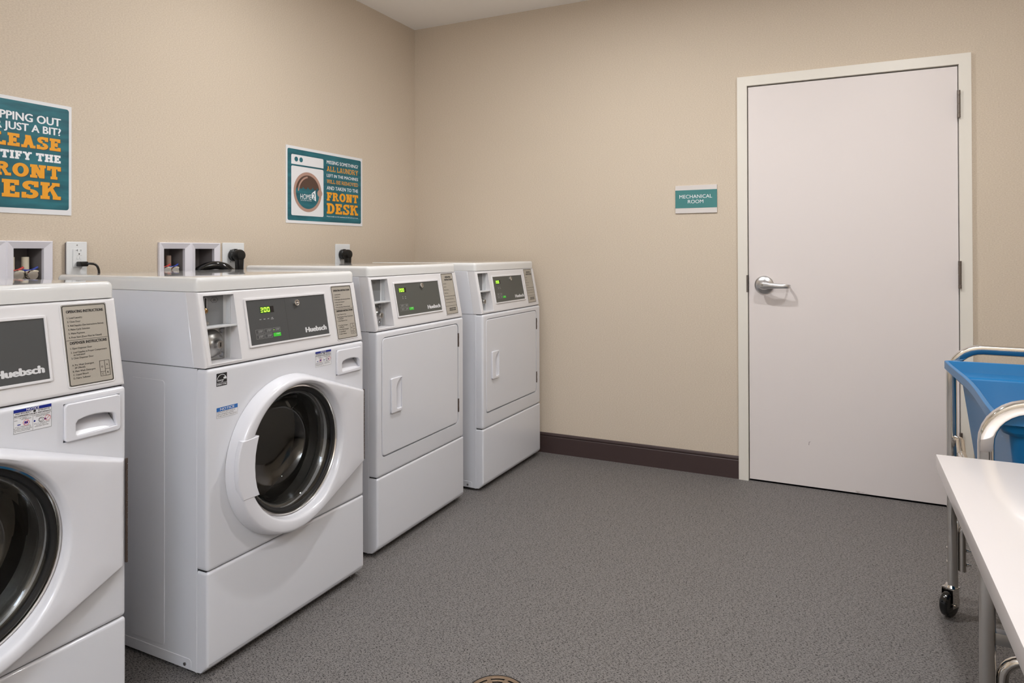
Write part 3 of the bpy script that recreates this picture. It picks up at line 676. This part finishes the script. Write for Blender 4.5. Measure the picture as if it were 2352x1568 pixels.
def washer(label, loc, rz, W):
    h, kz = .858, .2965
    T, fp, MC = machine('front_load_washer', label, 'washing machine', loc, rz, W, 'washer', h, kz, 0)
    hc = (.319, .560)
    cyl = bmesh.new(); bmesh.ops.create_cone(cyl, cap_ends=True, segments=64, radius1=.196, radius2=.196, depth=.2, matrix=Matrix.Translation((0, hc[0], hc[1])) @ Matrix.Rotation(PI/2, 4, 'Y'))
    # drawer slot
    dcut = bx(-.035, .02, .5305, .6635, .7555, .8425)
    cut(fp, [cyl, dcut])
    # ---- door
    oc = (.305, .552); R = .246
    Pt, Pb = (.6725, .6835), (.6725, .4245)
    def tang(P, up):
        dx, dy = P[0]-oc[0], P[1]-oc[1]; D = math.hypot(dx, dy); a = math.atan2(dy, dx); b = math.acos(R/D)
        return a+b if up else a-b
    ta, tb = tang(Pt, True), tang(Pb, False)
    out = [(oc[0]+R*math.cos(t), oc[1]+R*math.sin(t)) for t in [ta+(tb+2*PI-ta)*i/120 for i in range(121)]]+[Pb, Pt]
    angs = [2*PI*i/144 for i in range(144)]+[math.atan2(P[1]-hc[1], P[0]-hc[0]) % (2*PI) for P in (Pt, Pb)]
    angs = sorted(angs)
    def ray_r(t):
        d = (math.cos(t), math.sin(t)); best = None
        for (x0, y0), (x1, y1) in zip(out, out[1:]+out[:1]):
            ex, ey = x1-x0, y1-y0; det = d[0]*(-ey)+d[1]*ex
            if abs(det) < 1e-12: continue
            qx, qy = x0-hc[0], y0-hc[1]
            s = (qx*(-ey)+qy*ex)/det; u = (d[0]*qy-d[1]*qx)/det
            if s > 0 and -1e-6 <= u <= 1+1e-6: best = s if best is None else max(best, s)
        return best
    def hf(y): return .046 if y < .42 else .046-.030*((y-.42)/.2525)**1.0
    bm = bmesh.new(); rows = []
    for t in angs:
        Ro = ray_r(t); cs, sn = math.cos(t), math.sin(t); row = []
        yo = hc[0]+Ro*cs; st = []
        for dd, f in ((0, .0), (.0012, .22), (.0075, .74), (.0105, .90), (.0135, .975), (.0175, 1.0)):
            r_ = max(Ro-dd, .2165+(.0175-dd)*.2); st.append((r_, f*hf(hc[0]+r_*cs)+(.001 if f == 0 else 0)))
        r5 = st[-1][0]; rc = min(.262, r5-(r5-.2145)*.35)
        st.append((rc, hf(hc[0]+rc*cs)))
        rc2 = min(rc-(rc-.2145)*.3, .250)
        st.append((rc2, hf(hc[0]+rc2*cs)-(.0025 if rc > .258 else .0)))
        hl = min(.0450, hf(hc[0]+.213*cs)-.0005)
        st += [(.2150, hl), (.2105, hl-.0020), (.2070, hl-.0070), (.2045, .022), (.2030, .010)]
        rows.append([bm.verts.new((x, hc[0]+r_*cs, hc[1]+r_*sn)) for r_, x in st])
    n = len(rows)
    for i in range(n):
        a, b = rows[i], rows[(i+1) % n]
        for k in range(len(a)-1): bm.faces.new((a[k], a[k+1], b[k+1], b[k]))
    dr_ = finish('door', bm_mesh(bm), 'door_plastic', T, 40)
    gp = [(.0800, .645), (.0690, .615), (.0640, .580), (.0635, .548), (.0690, .510), (.0830, .4755), (.1440, .4745), (.1345, .50), (.1285, .53), (.1270, .562), (.1290, .595), (.1345, .622), (.1420, .648)]
    plate('door_grip', 'door_plastic', dr_, gp, .030, .0474, MF, bev=.0030, bseg=3)
    c3 = (0, hc[0], hc[1])
    lathe('door_trim_ring', 'chrome', dr_, [(.2030, .010), (.1995, .0145), (.1955, .0150), (.1925, .010), (.1925, .002)], c3, 'x', 72)
    lathe('door_gasket', 'rubber', dr_, [(.1930, .0075), (.1880, .0085), (.1830, .0060), (.1800, -.001), (.1880, -.02), (.2010, -.03)], c3, 'x', 72)
    lathe('door_glass', 'glass_bowl', dr_, [(.1815, .003), (.176, .001), (.165, -.012), (.156, -.040), (.146, -.075), (.128, -.098), (.098, -.108), (.06, -.112), (0, -.113),
          (0, -.118), (.06, -.117), (.10, -.113), (.132, -.102), (.151, -.077), (.161, -.040), (.170, -.013), (.178, -.003), (.1815, -.002), (.1815, .003)], c3, 'x', 72, 60)
    # drum
    dm = lathe('drum', 'drum_steel', T, [(.222, -.125), (.245, -.14), (.250, -.16), (.250, -.44), (.240, -.455), (.10, -.462), (0, -.45)], c3, 'x', 72)
    lathe('tub_bellows', 'tub_dark', T, [(.199, -.030), (.212, -.045), (.192, -.062), (.214, -.085), (.196, -.105), (.222, -.128), (.222, -.20)], c3, 'x', 72)
    for k in range(3):
        a = 2*PI*k/3+.5
        Mv = Matrix.Translation((0, hc[0], hc[1])) @ Matrix.Rotation(a, 4, 'X')
        finish('drum_lifter', bm_mesh(bx(-.42, -.17, .185, .248, -.028, .028, bev=.018, seg=3, M=Mv)), 'drum_steel', dm)
    ph = []
    for ri, k in ((.06, 14), (.10, 22), (.14, 30), (.18, 38)):
        for i in range(k):
            a = 360*i/k; ph.append(circ(hc[0]+ri*math.cos(math.radians(a)), hc[1]+ri*math.sin(math.radians(a)), .003, n=6))
    flat('drum_perforations', 'black', dm, ph, -.4545, MF)['kind'] = 'stuff'
    # piano hinge
    hg = []
    nseg = 17; L_ = (.682-.426)/nseg
    bmh = bmesh.new()
    for i in range(nseg):
        t = bmesh.new(); bmesh.ops.create_cone(t, cap_ends=True, segments=10, radius1=.0030, radius2=.0030, depth=L_*.86, matrix=Matrix.Translation((.0005, W+.0004, .426+L_*(i+.5)))); bm_join(bmh, t)
    bm_join(bmh, bx(-.001, .0015, W-.003, W+.0015, .428, .680))
    lab(finish('door_hinge', bm_mesh(bmh), 'hinge_dark', T, 50), 'dark ribbed hinge strip down the door edge')
    # ---- dispenser drawer
    fr_ = []
    o_ = [(.5345, .7575)]+[(.5345+.1265*i/10, .7575-.0030*math.sin(PI*i/10)) for i in range(1, 10)]+[(.661, .7600)]
    o_ = rr(.5310, .7560, .6630, .8420, .009)
    hole = [(.5600, .7660), (.6530, .7690), (.6480, .7950), (.6420, .8010), (.6220, .8055), (.6000, .8070), (.5780, .8055), (.5610, .8010), (.5560, .7940), (.5560, .7700)]
    dw = plate('detergent_drawer', 'door_plastic', T, [o_, hole], -.006, .0065, MF, bev=.0028, bseg=3)
    bm = bmesh.new()
    q = [(.004, .555, .764), (.004, .655, .764), (-.026, .650, .797), (-.026, .560, .797)]
    vs = [bm.verts.new(p) for p in q]; bm.faces.new(vs)
    q2 = [(-.026, .650, .797), (-.026, .560, .797), (-.026, .560, .812), (-.026, .650, .812)]; bm.faces.new([bm.verts.new(p) for p in q2])
    for yy in (.5545, .6555):
        bm.faces.new([bm.verts.new(p) for p in ((.004, yy, .764), (-.026, yy, .790), (-.026, yy, .812), (.004, yy, .812))])
    bm.faces.new([bm.verts.new(p) for p in ((.0, .5545, .809), (.0, .6555, .809), (-.026, .6555, .809), (-.026, .5545, .809))])
    finish('finger_pull', bm_mesh(bm), 'door_plastic', dw, 0)
    # ---- stickers
    es = plate('efficiency_sticker', 'print_black', T, rect(.030, .8065, .066, .8425), .0001, .0005, MF)
    lab(es, 'small black and white energy sticker')
    flat('efficiency_emblem', 'print_white', es, ringpoly(.048, .822, .0172, .0172, .0014, 10, 170, 16)+[rect(.031, .8155, .065, .8162)]+[[(.0585+(.0058 if i % 2 == 0 else .0024)*math.sin(i*PI/5), .8285+(.0058 if i % 2 == 0 else .0024)*math.cos(i*PI/5)) for i in range(10)]], .0007, MF)
    text('efficiency_lettering', 'print_white', es, [('energy', .0325, .8200, .0068, .0215, 'l', .0, .25), ('ENERGY STAR', .048, .8090, .0045, .0325, 'c', .03)], .0007, MF)
    ns = plate('lock_notice_sticker', 'sticker_white', T, rect(.030, .7165, .104, .7460), .0001, .0004, MF)
    flat('notice_header', 'print_blue', ns, [rect(.030, .7350, .104, .7460)], .0006, MF)
    text('notice_title', 'sticker_white', ns, [('NOTICE', .067, .7372, .0066, .050, 'c', .03)], .0008, MF)
    text('notice_lettering', 'print_black', ns, [('DOOR LOCK LIGHT must go out', .033, .7300, .0034, .062), ('before attempting to open door.', .033, .7250, .0034, .058), ('To open, push door in then pull out.', .033, .7200, .0034, .068)], .0006, MF)
    flat('notice_outline', 'print_grey', ns, outline(.030, .7165, .104, .7350, .0006), .0006, MF)
    nb_ = plate('detergent_notice_sticker', 'sticker_white', T, rect(.4275, .7995, .5045, .8505), .0001, .0004, MF)
    flat('notice_header', 'print_navy', nb_, [rect(.4275, .8440, .5045, .8505)], .0006, MF)
    text('notice_title', 'sticker_white', nb_, [('NOTICE', .466, .8449, .0046, .026, 'c', .03)], .0008, MF)
    text('notice_lettering', 'print_black', nb_, [('HIGH EFFICIENCY', .431, .8395, .0030, .032, 'l', .035), ('DETERGENT IS', .4765, .8395, .0030, .024, 'l', .035), ('RECOMMENDED FOR BEST PERFORMANCE', .429, .8345, .0030, .074, 'l', .035),
         ('IF USING', .440, .8295, .0019, .014), ('DETERGENT', .443, .8268, .0021, .020), ('NON', .429, .8262, .0019, .006), ('IF USING SINGLE-LOAD', .468, .8295, .0021, .033), ('LAUNDRY PACKETS', .472, .8268, .0021, .025),
         ('AVOID OVERSUDSING', .430, .8120, .0019, .031), ('BY USING ONLY 1/2 THE', .4285, .8090, .0019, .034), ('AMOUNT RECOMMENDED', .4285, .8060, .0019, .036), ('BY MANUFACTURER.', .430, .8030, .0019, .031),
         ('ADD TO WASHER DRUM.', .468, .8115, .0019, .033), ('DO NOT ADD TO', .473, .8085, .0019, .022), ('DISPENSER DRAWER.', .470, .8055, .0019, .029)], .0006, MF)
    flat('notice_outline', 'print_black', nb_, outline(.4275, .7995, .5045, .8440, .0004)+[rect(.4275, .8325, .5045, .8329), rect(.4655, .7995, .4659, .8329)]+ringpoly(.4905, .8215, .0001, .0001, .0001, n=3)+ringpoly(.4835, .8195, .0062, .0052, .0008)+ringpoly(.4825, .8195, .0035, .0035, .0006)+[circ(.4695, .8385+.0025, .0030, .0024, n=16)], .0006, MF)
    flat('notice_symbols', 'print_navy', nb_, [rect(.435, .8165, .4415, .8185), rect(.449, .8175, .456, .8225), [(.467, .8190), (.4695, .8215), (.472, .8190), (.4695, .8165)], [(.489, .8195), (.4915, .8220), (.494, .8195), (.4915, .8170)]], .0006, MF)
    flat('notice_prohibition', 'print_red', nb_, ringpoly(.4525, .8200, .0064, .0062, .0008)+[[(.4480, .8160), (.4486, .8154), (.4570, .8240), (.4564, .8246)]], .0008, MF)
    flat('notice_prohibition', 'print_red', nb_, ringpoly(.4965, .8210, .0064, .0062, .0008)+[[(.4920, .8168), (.4926, .8162), (.5010, .8252), (.5004, .8258)]], .0008, MF)
    return T

def dryer(label, loc, rz, W):
    h, kz = .8705, .3055
    T, fp, MC = machine('tumble_dryer', label, 'dryer', loc, rz, W, 'dryer', h, kz, .0135)
    cut(fp, [bx(-.030, .02, .0275, .6310, .3785, .8475, bev=.0)]) if False else None
    hb = curve_mesh([rr(.0275, .3785, .6320, .8475, .024)], .05); hb.transform(MF @ Matrix.Translation((0, 0, -.003)))
    b_ = bmesh.new(); b_.from_mesh(hb); bmesh.ops.remove_doubles(b_, verts=b_.verts, dist=1e-6); cut(fp, [b_])
    box('door_recess', 'enamel', T, -.036, -.028, .02, .64, .37, .855)
    dr_ = plate('door', 'enamel', T, [rr(.0320, .3825, .6275, .8445, .020), rr(.1160, .5520, .1565, .6740, .004)], -.022, .0005, MF, bev=.0045, bseg=3)
    for a, b in ((.7360, .8000), (.4300, .4930)):
        hn = boxes('hinge', 'hinge_dark', T, [(-.010, .0012, .6315, .6375, a, b), (-.010, .0022, .6300, .6365, a+(b-a)*.15, a+(b-a)*.36), (-.010, .0022, .6300, .6365, a+(b-a)*.62, a+(b-a)*.83)], bev=.0006, seg=1)
        lab(hn, 'dark brown metal hinge of the door')
    boxes('door_catch', 'black', T, [(-.012, -.002, .0276, .0310, .742, .748), (-.012, -.002, .0276, .0310, .479, .485)])
    # grip
    g0, g1, z0, z1 = .0855, .1600, .5405, .6790
    gr = plate('door_grip', 'door_plastic', dr_, [rr(g0, z0, g1, z1, .006), [(.1185, .5640)]+[(.1215, .5560), (.1270, .5520), (g1-.0045, .5535), (g1-.0045, .6735), (.150, .6728)]+[(.140, .6680), (.1290, .6600), (.1215, .6500), (.1185, .6380)]], .0002, .0085, MF, bev=.0024, bseg=3)
    bm = bmesh.new()
    for q in (((-.018, .1165, .5525), (.0035, .1560, .5525), (.0035, .1560, .6735), (-.018, .1165, .6735)), ((-.018, .1165, .5525), (.0035, .1560, .5525), (.0060, .1560, .5460), (.0060, .1165, .5460)), ((-.018, .1165, .6735), (.0035, .1560, .6735), (.006, .1560, .6745), (.006, .1165, .6745)), ((-.018, .1165, .5525), (-.018, .1165, .6735), (.006, .1165, .6745), (.006, .1165, .5460))):
        bm.faces.new([bm.verts.new(p) for p in q])
    finish('grip_hollow', bm_mesh(bm), 'door_plastic', gr, 0)
    # rubber feet already made
    return T

W = .681
washer('nearest washing machine, cut by the left and bottom picture edges, beside the larger poster', (.9207, -2.620-W, 0), 0, W)
def mloc(F, yR, k): return (F+W*math.sin(k), yR-W*math.cos(k), 0)
washer('fully visible washing machine with round glass door and blue NOTICE sticker, beside a dryer', mloc(.9207, -1.6997, -.0035), -.0035, W)
dryer('nearer dryer with square door, standing right after the washers', mloc(.872, -.8847, .0127), .0127, W)
dryer('farthest dryer, standing in the room corner against the back wall', mloc(.9149, -.0703, -.0133), -.0133, W)

# ================================================================== WALL SERVICES
def supply_box(label, y0, yw, kind):
    T = thing('washer_outlet_box', label, 'outlet box', (0, y0, 1.0))
    w2 = yw/2; zb, zt = .015, .2245
    for i in range(2):
        a = i*w2; b = a+w2; fw = .0255
        bm = bmesh.new()
        o = [(a, zb), (b, zb), (b, zt), (a, zt)]; n_ = [(a+fw, zb+fw), (b-fw, zb+fw), (b-fw, zt-fw), (a+fw, zt-fw)]
        lev = [(o, .0), (o, .011), ([(x+(.003 if x < (a+b)/2 else -.003), z_+(.003 if z_ < .1 else -.003)) for x, z_ in o], .0135), (n_, .004), (n_, -.012)]
        rows = [[bm.verts.new((d, x, z_)) for x, z_ in P] for P, d in lev]
        for r_, s_ in zip(rows, rows[1:]):
            for k in range(4): bm.faces.new((r_[k], r_[(k+1) % 4], s_[(k+1) % 4], s_[k]))
        finish('frame', bm_mesh(bm), 'box_white', T, 0)
        bm = bmesh.new()
        P = [(x, z_) for x, z_ in n_]; e_ = .006
        f_ = [bm.verts.new((-.010, x, z_)) for x, z_ in P]; g_ = [bm.verts.new((-.085, x+(e_ if x < (a+b)/2 else -e_), z_)) for x, z_ in P]
        for k in range(4): bm.faces.new((f_[k], f_[(k+1) % 4], g_[(k+1) % 4], g_[k]))
        bm.faces.new(g_)
        finish('recess', bm_mesh(bm), 'box_inside', T, 0)
    for k, (yy, ht, pm, cm) in enumerate(kind):
        p_ = lathe('water_pipe', pm, T, [(0, .05), (.0115, .05), (.0115, ht), (.010, ht+.001), (0, ht+.001)], (-.038, yy, 0), 'z', 20)
        v_ = lathe('water_valve', 'chrome', T, [(.0, .008), (.016, .008), (.018, .004), (.018, -.012), (.012, -.02), (.012, -.03)], (-.005, yy+.004, .108), 'x', 24)
        tube('hose_collar', 'pipe_beige', v_, [(-.012, yy-.012, .118), (.0, yy+.006, .121), (-.004, yy+.022, .119)], .004)
        tube('valve_lever', cm, v_, [(-.016, yy-.020, .124), (-.008, yy, .1235), (-.012, yy+.026, .134)], .0038)
    return T
supply_box('white twin laundry supply box with beige pipe stubs beside the first outlet', -2.560, .295, [(.186, .169, 'pipe_beige', 'valve_red'), (.232, .169, 'pipe_beige', 'valve_blue')])
supply_box('white twin laundry supply box behind the fully visible washer, with a black hose', -1.8495, .2995, [(.040, .168, 'pipe_brown', 'valve_red'), (.077, .170, 'pipe_brown', 'valve_blue')])

def wall_plate(name, label, cat, y0, y1, z0, z1, off=0):
    T = thing(name, label, cat, (0, y0, z0))
    if off: plate('mounting_box', 'box_inside', T, rr(.003, .003, y1-y0-.003, z1-z0-.003, .003), 0, off, MF)
    plate('cover_plate', 'white_plate', T, rr(0, 0, y1-y0, z1-z0, .003), off, off+.006, MF, bev=.0025, bseg=3)
    return T
T = wall_plate('wall_outlet', 'white electrical outlet with test buttons and a small black plug', 'outlet', -2.220, -2.147, 1.1045, 1.2235, .010)
f_ = plate('receptacle', 'white_plate', T, rr(.021, .0255, .055, .0925, .002), .016, .0185, MF, bev=.0006, bseg=1)
flat('plug_slots', 'black', f_, [rect(.0405-.0055, .084, .0405-.0040, .0915), rect(.0300, .0868, .0355, .0882), rect(.0478, .084, .0493, .0908), circ(.0425, .0745, .0025, n=12)], .0187, MF)
lab(f_, 'white receptacle with T-shaped slot')
plate('test_button', 'white_plate', f_, rr(.034, .0560, .0425, .0655, .001), .0185, .0198, MF, bev=.0004, bseg=1)
plate('reset_button', 'white_plate', f_, rr(.0435, .0560, .0505, .0655, .001), .0185, .0198, MF, bev=.0004, bseg=1)
flat('button_lettering', 'print_grey', f_, [rect(.033, .0682, .052, .0688)], .0190, MF)
lathe('plate_screw', 'screw', T, [(0, .0010), (.0022, .0008), (.0024, 0)], (.016, .0365, .1065), 'x', 12)
P_ = thing('power_cord', 'small black plug and cord in the outlet nearest the camera', 'cord', (.019, -2.174, 1.1435), 0, None)
bm = bx(0, .030, -.015, .012, -.0095, .0085, bev=.004, seg=2)
finish('plug', bm_mesh(bm), 'black', P_)
tube('cord', 'black_gloss', P_, [(.022, .006, 0), (.032, .018, .0005), (.040, .031, -.004), (.045, .0375, -.018), (.047, .0385, -.04), (.048, .036, -.08), (.05, .03, -.3), (.06, .02, -.7)], .0042)

def dryer_plug(label, cl, y0, y1, cy, cz, s=1.0):
    T = wall_plate('dryer_outlet', label, 'outlet', y0, y1, 1.108, 1.2265, 0)
    for zz_ in (.085, .032): lathe('plate_screw', 'screw', T, [(0, .0012), (.0022, .001), (.0024, 0)], (.006, (y1-y0)*.34, zz_), 'x', 12)
    lathe('receptacle', 'black', T, [(.024, .004), (.024, .008), (0, .008)], (0, cy-y0, cz-1.108), 'x', 28)
    P_ = thing('dryer_power_cord', cl, 'cord', (.006, cy, cz))
    pg = lathe('plug', 'black', P_, [(.0, .002), (.026, .002), (.0275, .006), (.0275, .022), (.0245, .025), (.0245, .030), (.0260, .032), (.0260, .050), (.022, .058), (.012, .061), (0, .061)], (0, 0, 0), 'x', 32)
    bmx = bx(.026, .058, -.016, .018, -.085, .004, bev=.009, seg=3)
    for v in bmx.verts:
        if v.co.z < -.04: v.co.y *= .72
    finish('plug_body', bm_mesh(bmx), 'black', pg)
    box('pull_slot', 'rubber', pg, .012, .028, -.004, .004, .0265, .0285)
    tube('cord', 'black', P_, [(.042, .0, -.07), (.044, .0, -.13), (.06, -.01, -.4), (.07, -.02, -.8)], .009)
dryer_plug('white double-width outlet plate behind the fully visible washer, holding a large black plug', 'large black angled plug and cord behind the fully visible washer', -1.532, -1.410, -1.478, 1.170)
dryer_plug('white outlet plate behind the nearer dryer, holding a large black plug', 'large black angled plug and cord behind the nearer dryer', -.777, -.656, -.728, 1.170)
hs = tube('drain_hose', 'black_gloss', None, [(-.055, -1.636, 1.072), (-.035, -1.646, 1.088), (.0, -1.648, 1.106), (.035, -1.630, 1.123), (.060, -1.600, 1.126), (.078, -1.566, 1.108), (.085, -1.545, 1.072), (.09, -1.535, .95), (.12, -1.53, .6)], .0185)
tag(hs, 'thick black drain hose arching out of the supply box', 'hose')

# ================================================================== TABLE
tb = thing('folding_table', 'white-topped laundry folding table with grey steel legs at the right edge', 'table', (2.676, -2.046, 0))
TL, TW, TH = 1.45, .76, .760
box('tabletop', 'table_top', tb, 0, TW, -TL, 0, TH-.031, TH, bev=.002, seg=2)
for k, y0 in enumerate((-.16, -TL+.11)):
    lg = box('leg', 'table_steel', tb, .36, .42, y0, y0+.045, .03, TH-.045, bev=.003)
    ft = box('foot_bar', 'table_steel', lg, .14, .64, y0-.002, y0+.047, 0.006, .034, bev=.004)
    box('top_bar', 'table_steel', lg, .14, .64, y0, y0+.045, TH-.047, TH-.031, bev=.002)
    box('foot_pad', 'rubber', lg, .15, .19, y0+.005, y0+.04, 0, .0065); box('foot_pad', 'rubber', lg, .59, .63, y0+.005, y0+.04, 0, .0065)
box('crossbar', 'table_steel', tb, .375, .405, -TL+.155, -.16, .28, .32, bev=.002)

# ================================================================== CART
YAWC = math.radians(-2.6)
ct = thing('laundry_cart', 'chrome laundry cart with a bright blue plastic basket behind the table', 'cart', (2.818, -1.093, 0), YAWC)
CL, CWD, TR = .845, .545, .0147
def sq(P, r=TR, fr=.085):
    """bent square-ish tube"""
    return fillet(P, fr, 8)
for k, yy in enumerate((0, -CL)):
    zt = .866 if k == 0 else .853
    P = sq([(0, yy, .098), (0, yy, zt), (CWD, yy, zt), (CWD, yy, .098)])
    # square section tube
    cu = bpy.data.curves.new('c', 'CURVE'); cu.dimensions = '3D'
    s = cu.splines.new('POLY'); s.points.add(len(P)-1)
    for q, p in zip(s.points, P): q.co = (*p, 1)
    pc_ = bpy.data.curves.new('p', 'CURVE'); pc_.dimensions = '2D'
    prf = rr(-TR, -TR, TR, TR, .006, 3)
    s2 = pc_.splines.new('POLY'); s2.points.add(len(prf)-1)
    for q, (x, y) in zip(s2.points, prf): q.co = (x, y, 0, 1)
    s2.use_cyclic_u = True
    po = bpy.data.objects.new('p', pc_); COL.objects.link(po)
    cu.bevel_mode = 'OBJECT'; cu.bevel_object = po; cu.use_fill_caps = True
    o = bpy.data.objects.new('c', cu); COL.objects.link(o); bpy.context.view_layer.update()
    me = bpy.data.meshes.new_from_object(o.evaluated_get(DG())); bpy.data.objects.remove(o); bpy.data.objects.remove(po)
    lp = finish('handle_loop', me, 'chrome', ct, 30)
    lab(lp, 'bent chrome tube end frame')
    # lower cradle tube bolted inside the posts
    sgn = -1 if k == 0 else 1
    Pc = fillet([(.0265, yy, .150), (.0265, yy, .315), (CWD-.0265, yy, .315), (CWD-.0265, yy, .150)], .045, 6)
    tube('lower_rail', 'chrome', ct, [tuple(p) for p in Pc], .0115, smooth_path=False)
    box('crossbar', 'steel', ct, .013, CWD-.013, yy-.012, yy+.012, .342, .368, bev=.002)
    for px in (0, CWD):
        for pz in (.172, .217):
            d_ = 1 if px == 0 else -1
            lathe('bolt', 'chrome', ct, [(0, -.0055), (.0048, -.004), (.0062, 0)] if d_ == 1 else [(0, .0055), (.0048, .004), (.0062, 0)], (px-d_*.0128, yy, pz), 'x', 12)
            if px == 0: lathe('bolt', 'chrome', ct, [(.005, 0), (.005, .006), (.003, .0065), (.003, .013), (0, .013)], (.038, yy, pz), 'x', 10)
        # caster
        a = -.55 if px == 0 else 2.1
        Mc = Matrix.Translation((px-.004, yy, 0)) @ Matrix.Rotation(a, 4, 'Z')
        cs_ = lathe('caster', 'black_gloss', ct, [(0, -.0125), (.012, -.013), (.030, -.0135), (.037, -.0125), (.0415, -.008), (.0425, 0), (.0415, .008), (.037, .0125), (.030, .0135), (.012, .013), (0, .0125)], (0, -.012, .0426), 'x', 32, M=Mc)
        bm = bmesh.new()
        for xx in (-.0185, .0165): bm_join(bm, bx(xx, xx+.002, -.024, .012, .032, .094, bev=.0008, seg=1))
        bm_join(bm, bx(-.0185, .0185, -.020, .018, .090, .094))
        t = bmesh.new(); bmesh.ops.create_cone(t, cap_ends=True, segments=20, radius1=.020, radius2=.016, depth=.007, matrix=Matrix.Translation((0, 0, .0975))); bm_join(bm, t)
        t = bmesh.new(); bmesh.ops.create_cone(t, cap_ends=True, segments=10, radius1=.0055, radius2=.0055, depth=.042, matrix=Matrix.Translation((0, -.012, .0426)) @ Matrix.Rotation(PI/2, 4, 'Y')); bm_join(bm, t)
        bmesh.ops.transform(bm, matrix=Mc, verts=bm.verts)
        finish('caster_fork', bm_mesh(bm), 'chrome', cs_, 35)
for px in (.020, CWD-.020):
    P = fillet([(px-.012 if px < .2 else px+.012, -.004, .575), (px, -.030, .575), (px, -.08, .545), (px, -CL+.08, .545), (px, -CL+.03, .575), (px, -CL+.004, .575)], .012, 4)
    tube('side_rail', 'chrome', ct, [tuple(p) for p in P], .0125, smooth_path=False)
# blue basket
bm = bmesh.new()
X0, X1, Y0, Y1 = -.022, CWD+.022, -.024, -CL+.024
cx, cy = (X0+X1)/2, (Y0+Y1)/2
def loop(ins, z_, r_, sag=0, seg=5):
    P = rr(X0+ins, Y1+ins, X1-ins, Y0-ins, r_, seg)
    # densify long sides for the inward bow
    Q = []
    for i in range(len(P)):
        a, b = P[i], P[(i+1) % len(P)]; Q.append(a); L_ = math.dist(a, b)
        if L_ > .15:
            for k in range(1, 8): Q.append((a[0]+(b[0]-a[0])*k/8, a[1]+(b[1]-a[1])*k/8))
    o = []
    for x, y in Q:
        if sag and abs(x-cx) > (X1-X0)/2-ins-.001:
            f_ = math.cos(PI*(y-cy)/(Y0-Y1))**2 if abs(y-cy) < (Y0-Y1)/2 else 0
            x -= math.copysign(sag*f_, x-cx)
        o.append((x, y, z_))
    return [bm.verts.new(p) for p in o]
lv = [(.004, .803, .012), (.0, .805, .014), (0, .8275, .014), (.0015, .829, .013), (.0085, .829, .012), (.0105, .827, .012), (.019, .790, .018), (.023, .783, .02), (.036, .780, .03), (.040, .775, .035), (.088, .40, .05), (.100, .378, .05)]
rows = [loop(i, z_, r_, .012) for i, z_, r_ in lv]
outer = [(.100, .372, .05), (.084, .40, .05), (.040, .770, .035), (.026, .778, .03), (.016, .800, .02), (.004, .803, .012)]
rows2 = [loop(i, z_, r_, .012) for i, z_, r_ in outer]
for RR in (rows, rows2):
    for a, b in zip(RR, RR[1:]):
        n_ = len(a)
        for i in range(n_): bm.faces.new((a[i], a[(i+1) % n_], b[(i+1) % n_], b[i]))
bm.faces.new(rows[-1]); bm.faces.new(rows2[0])
bmesh.ops.remove_doubles(bm, verts=bm.verts, dist=1e-5)
pv = Vector((X0, Y0, 0)); bmesh.ops.transform(bm, matrix=Matrix.Translation(pv) @ Matrix.Rotation(math.radians(2.7), 4, 'Z') @ Matrix.Translation(-pv), verts=bm.verts)
lab(finish('basket', bm_mesh(bm), 'basket_blue', ct, 40), 'bright blue plastic tub basket')

# ---- ceiling light fittings (outside the frame, they carry the lamps)
for i, (x, y, p) in enumerate(LAMPS):
    T = lathe('ceiling_downlight', 'white_plate', None, [(.060, -.004), (.085, -.004), (.088, 0), (.088, .0)], (x, y, HC), 'z', 32)
    tag(T, 'round white recessed ceiling downlight above the '+('fully visible washer', 'open floor before the back wall', 'laundry cart')[i], 'ceiling light', 'ceiling downlights')
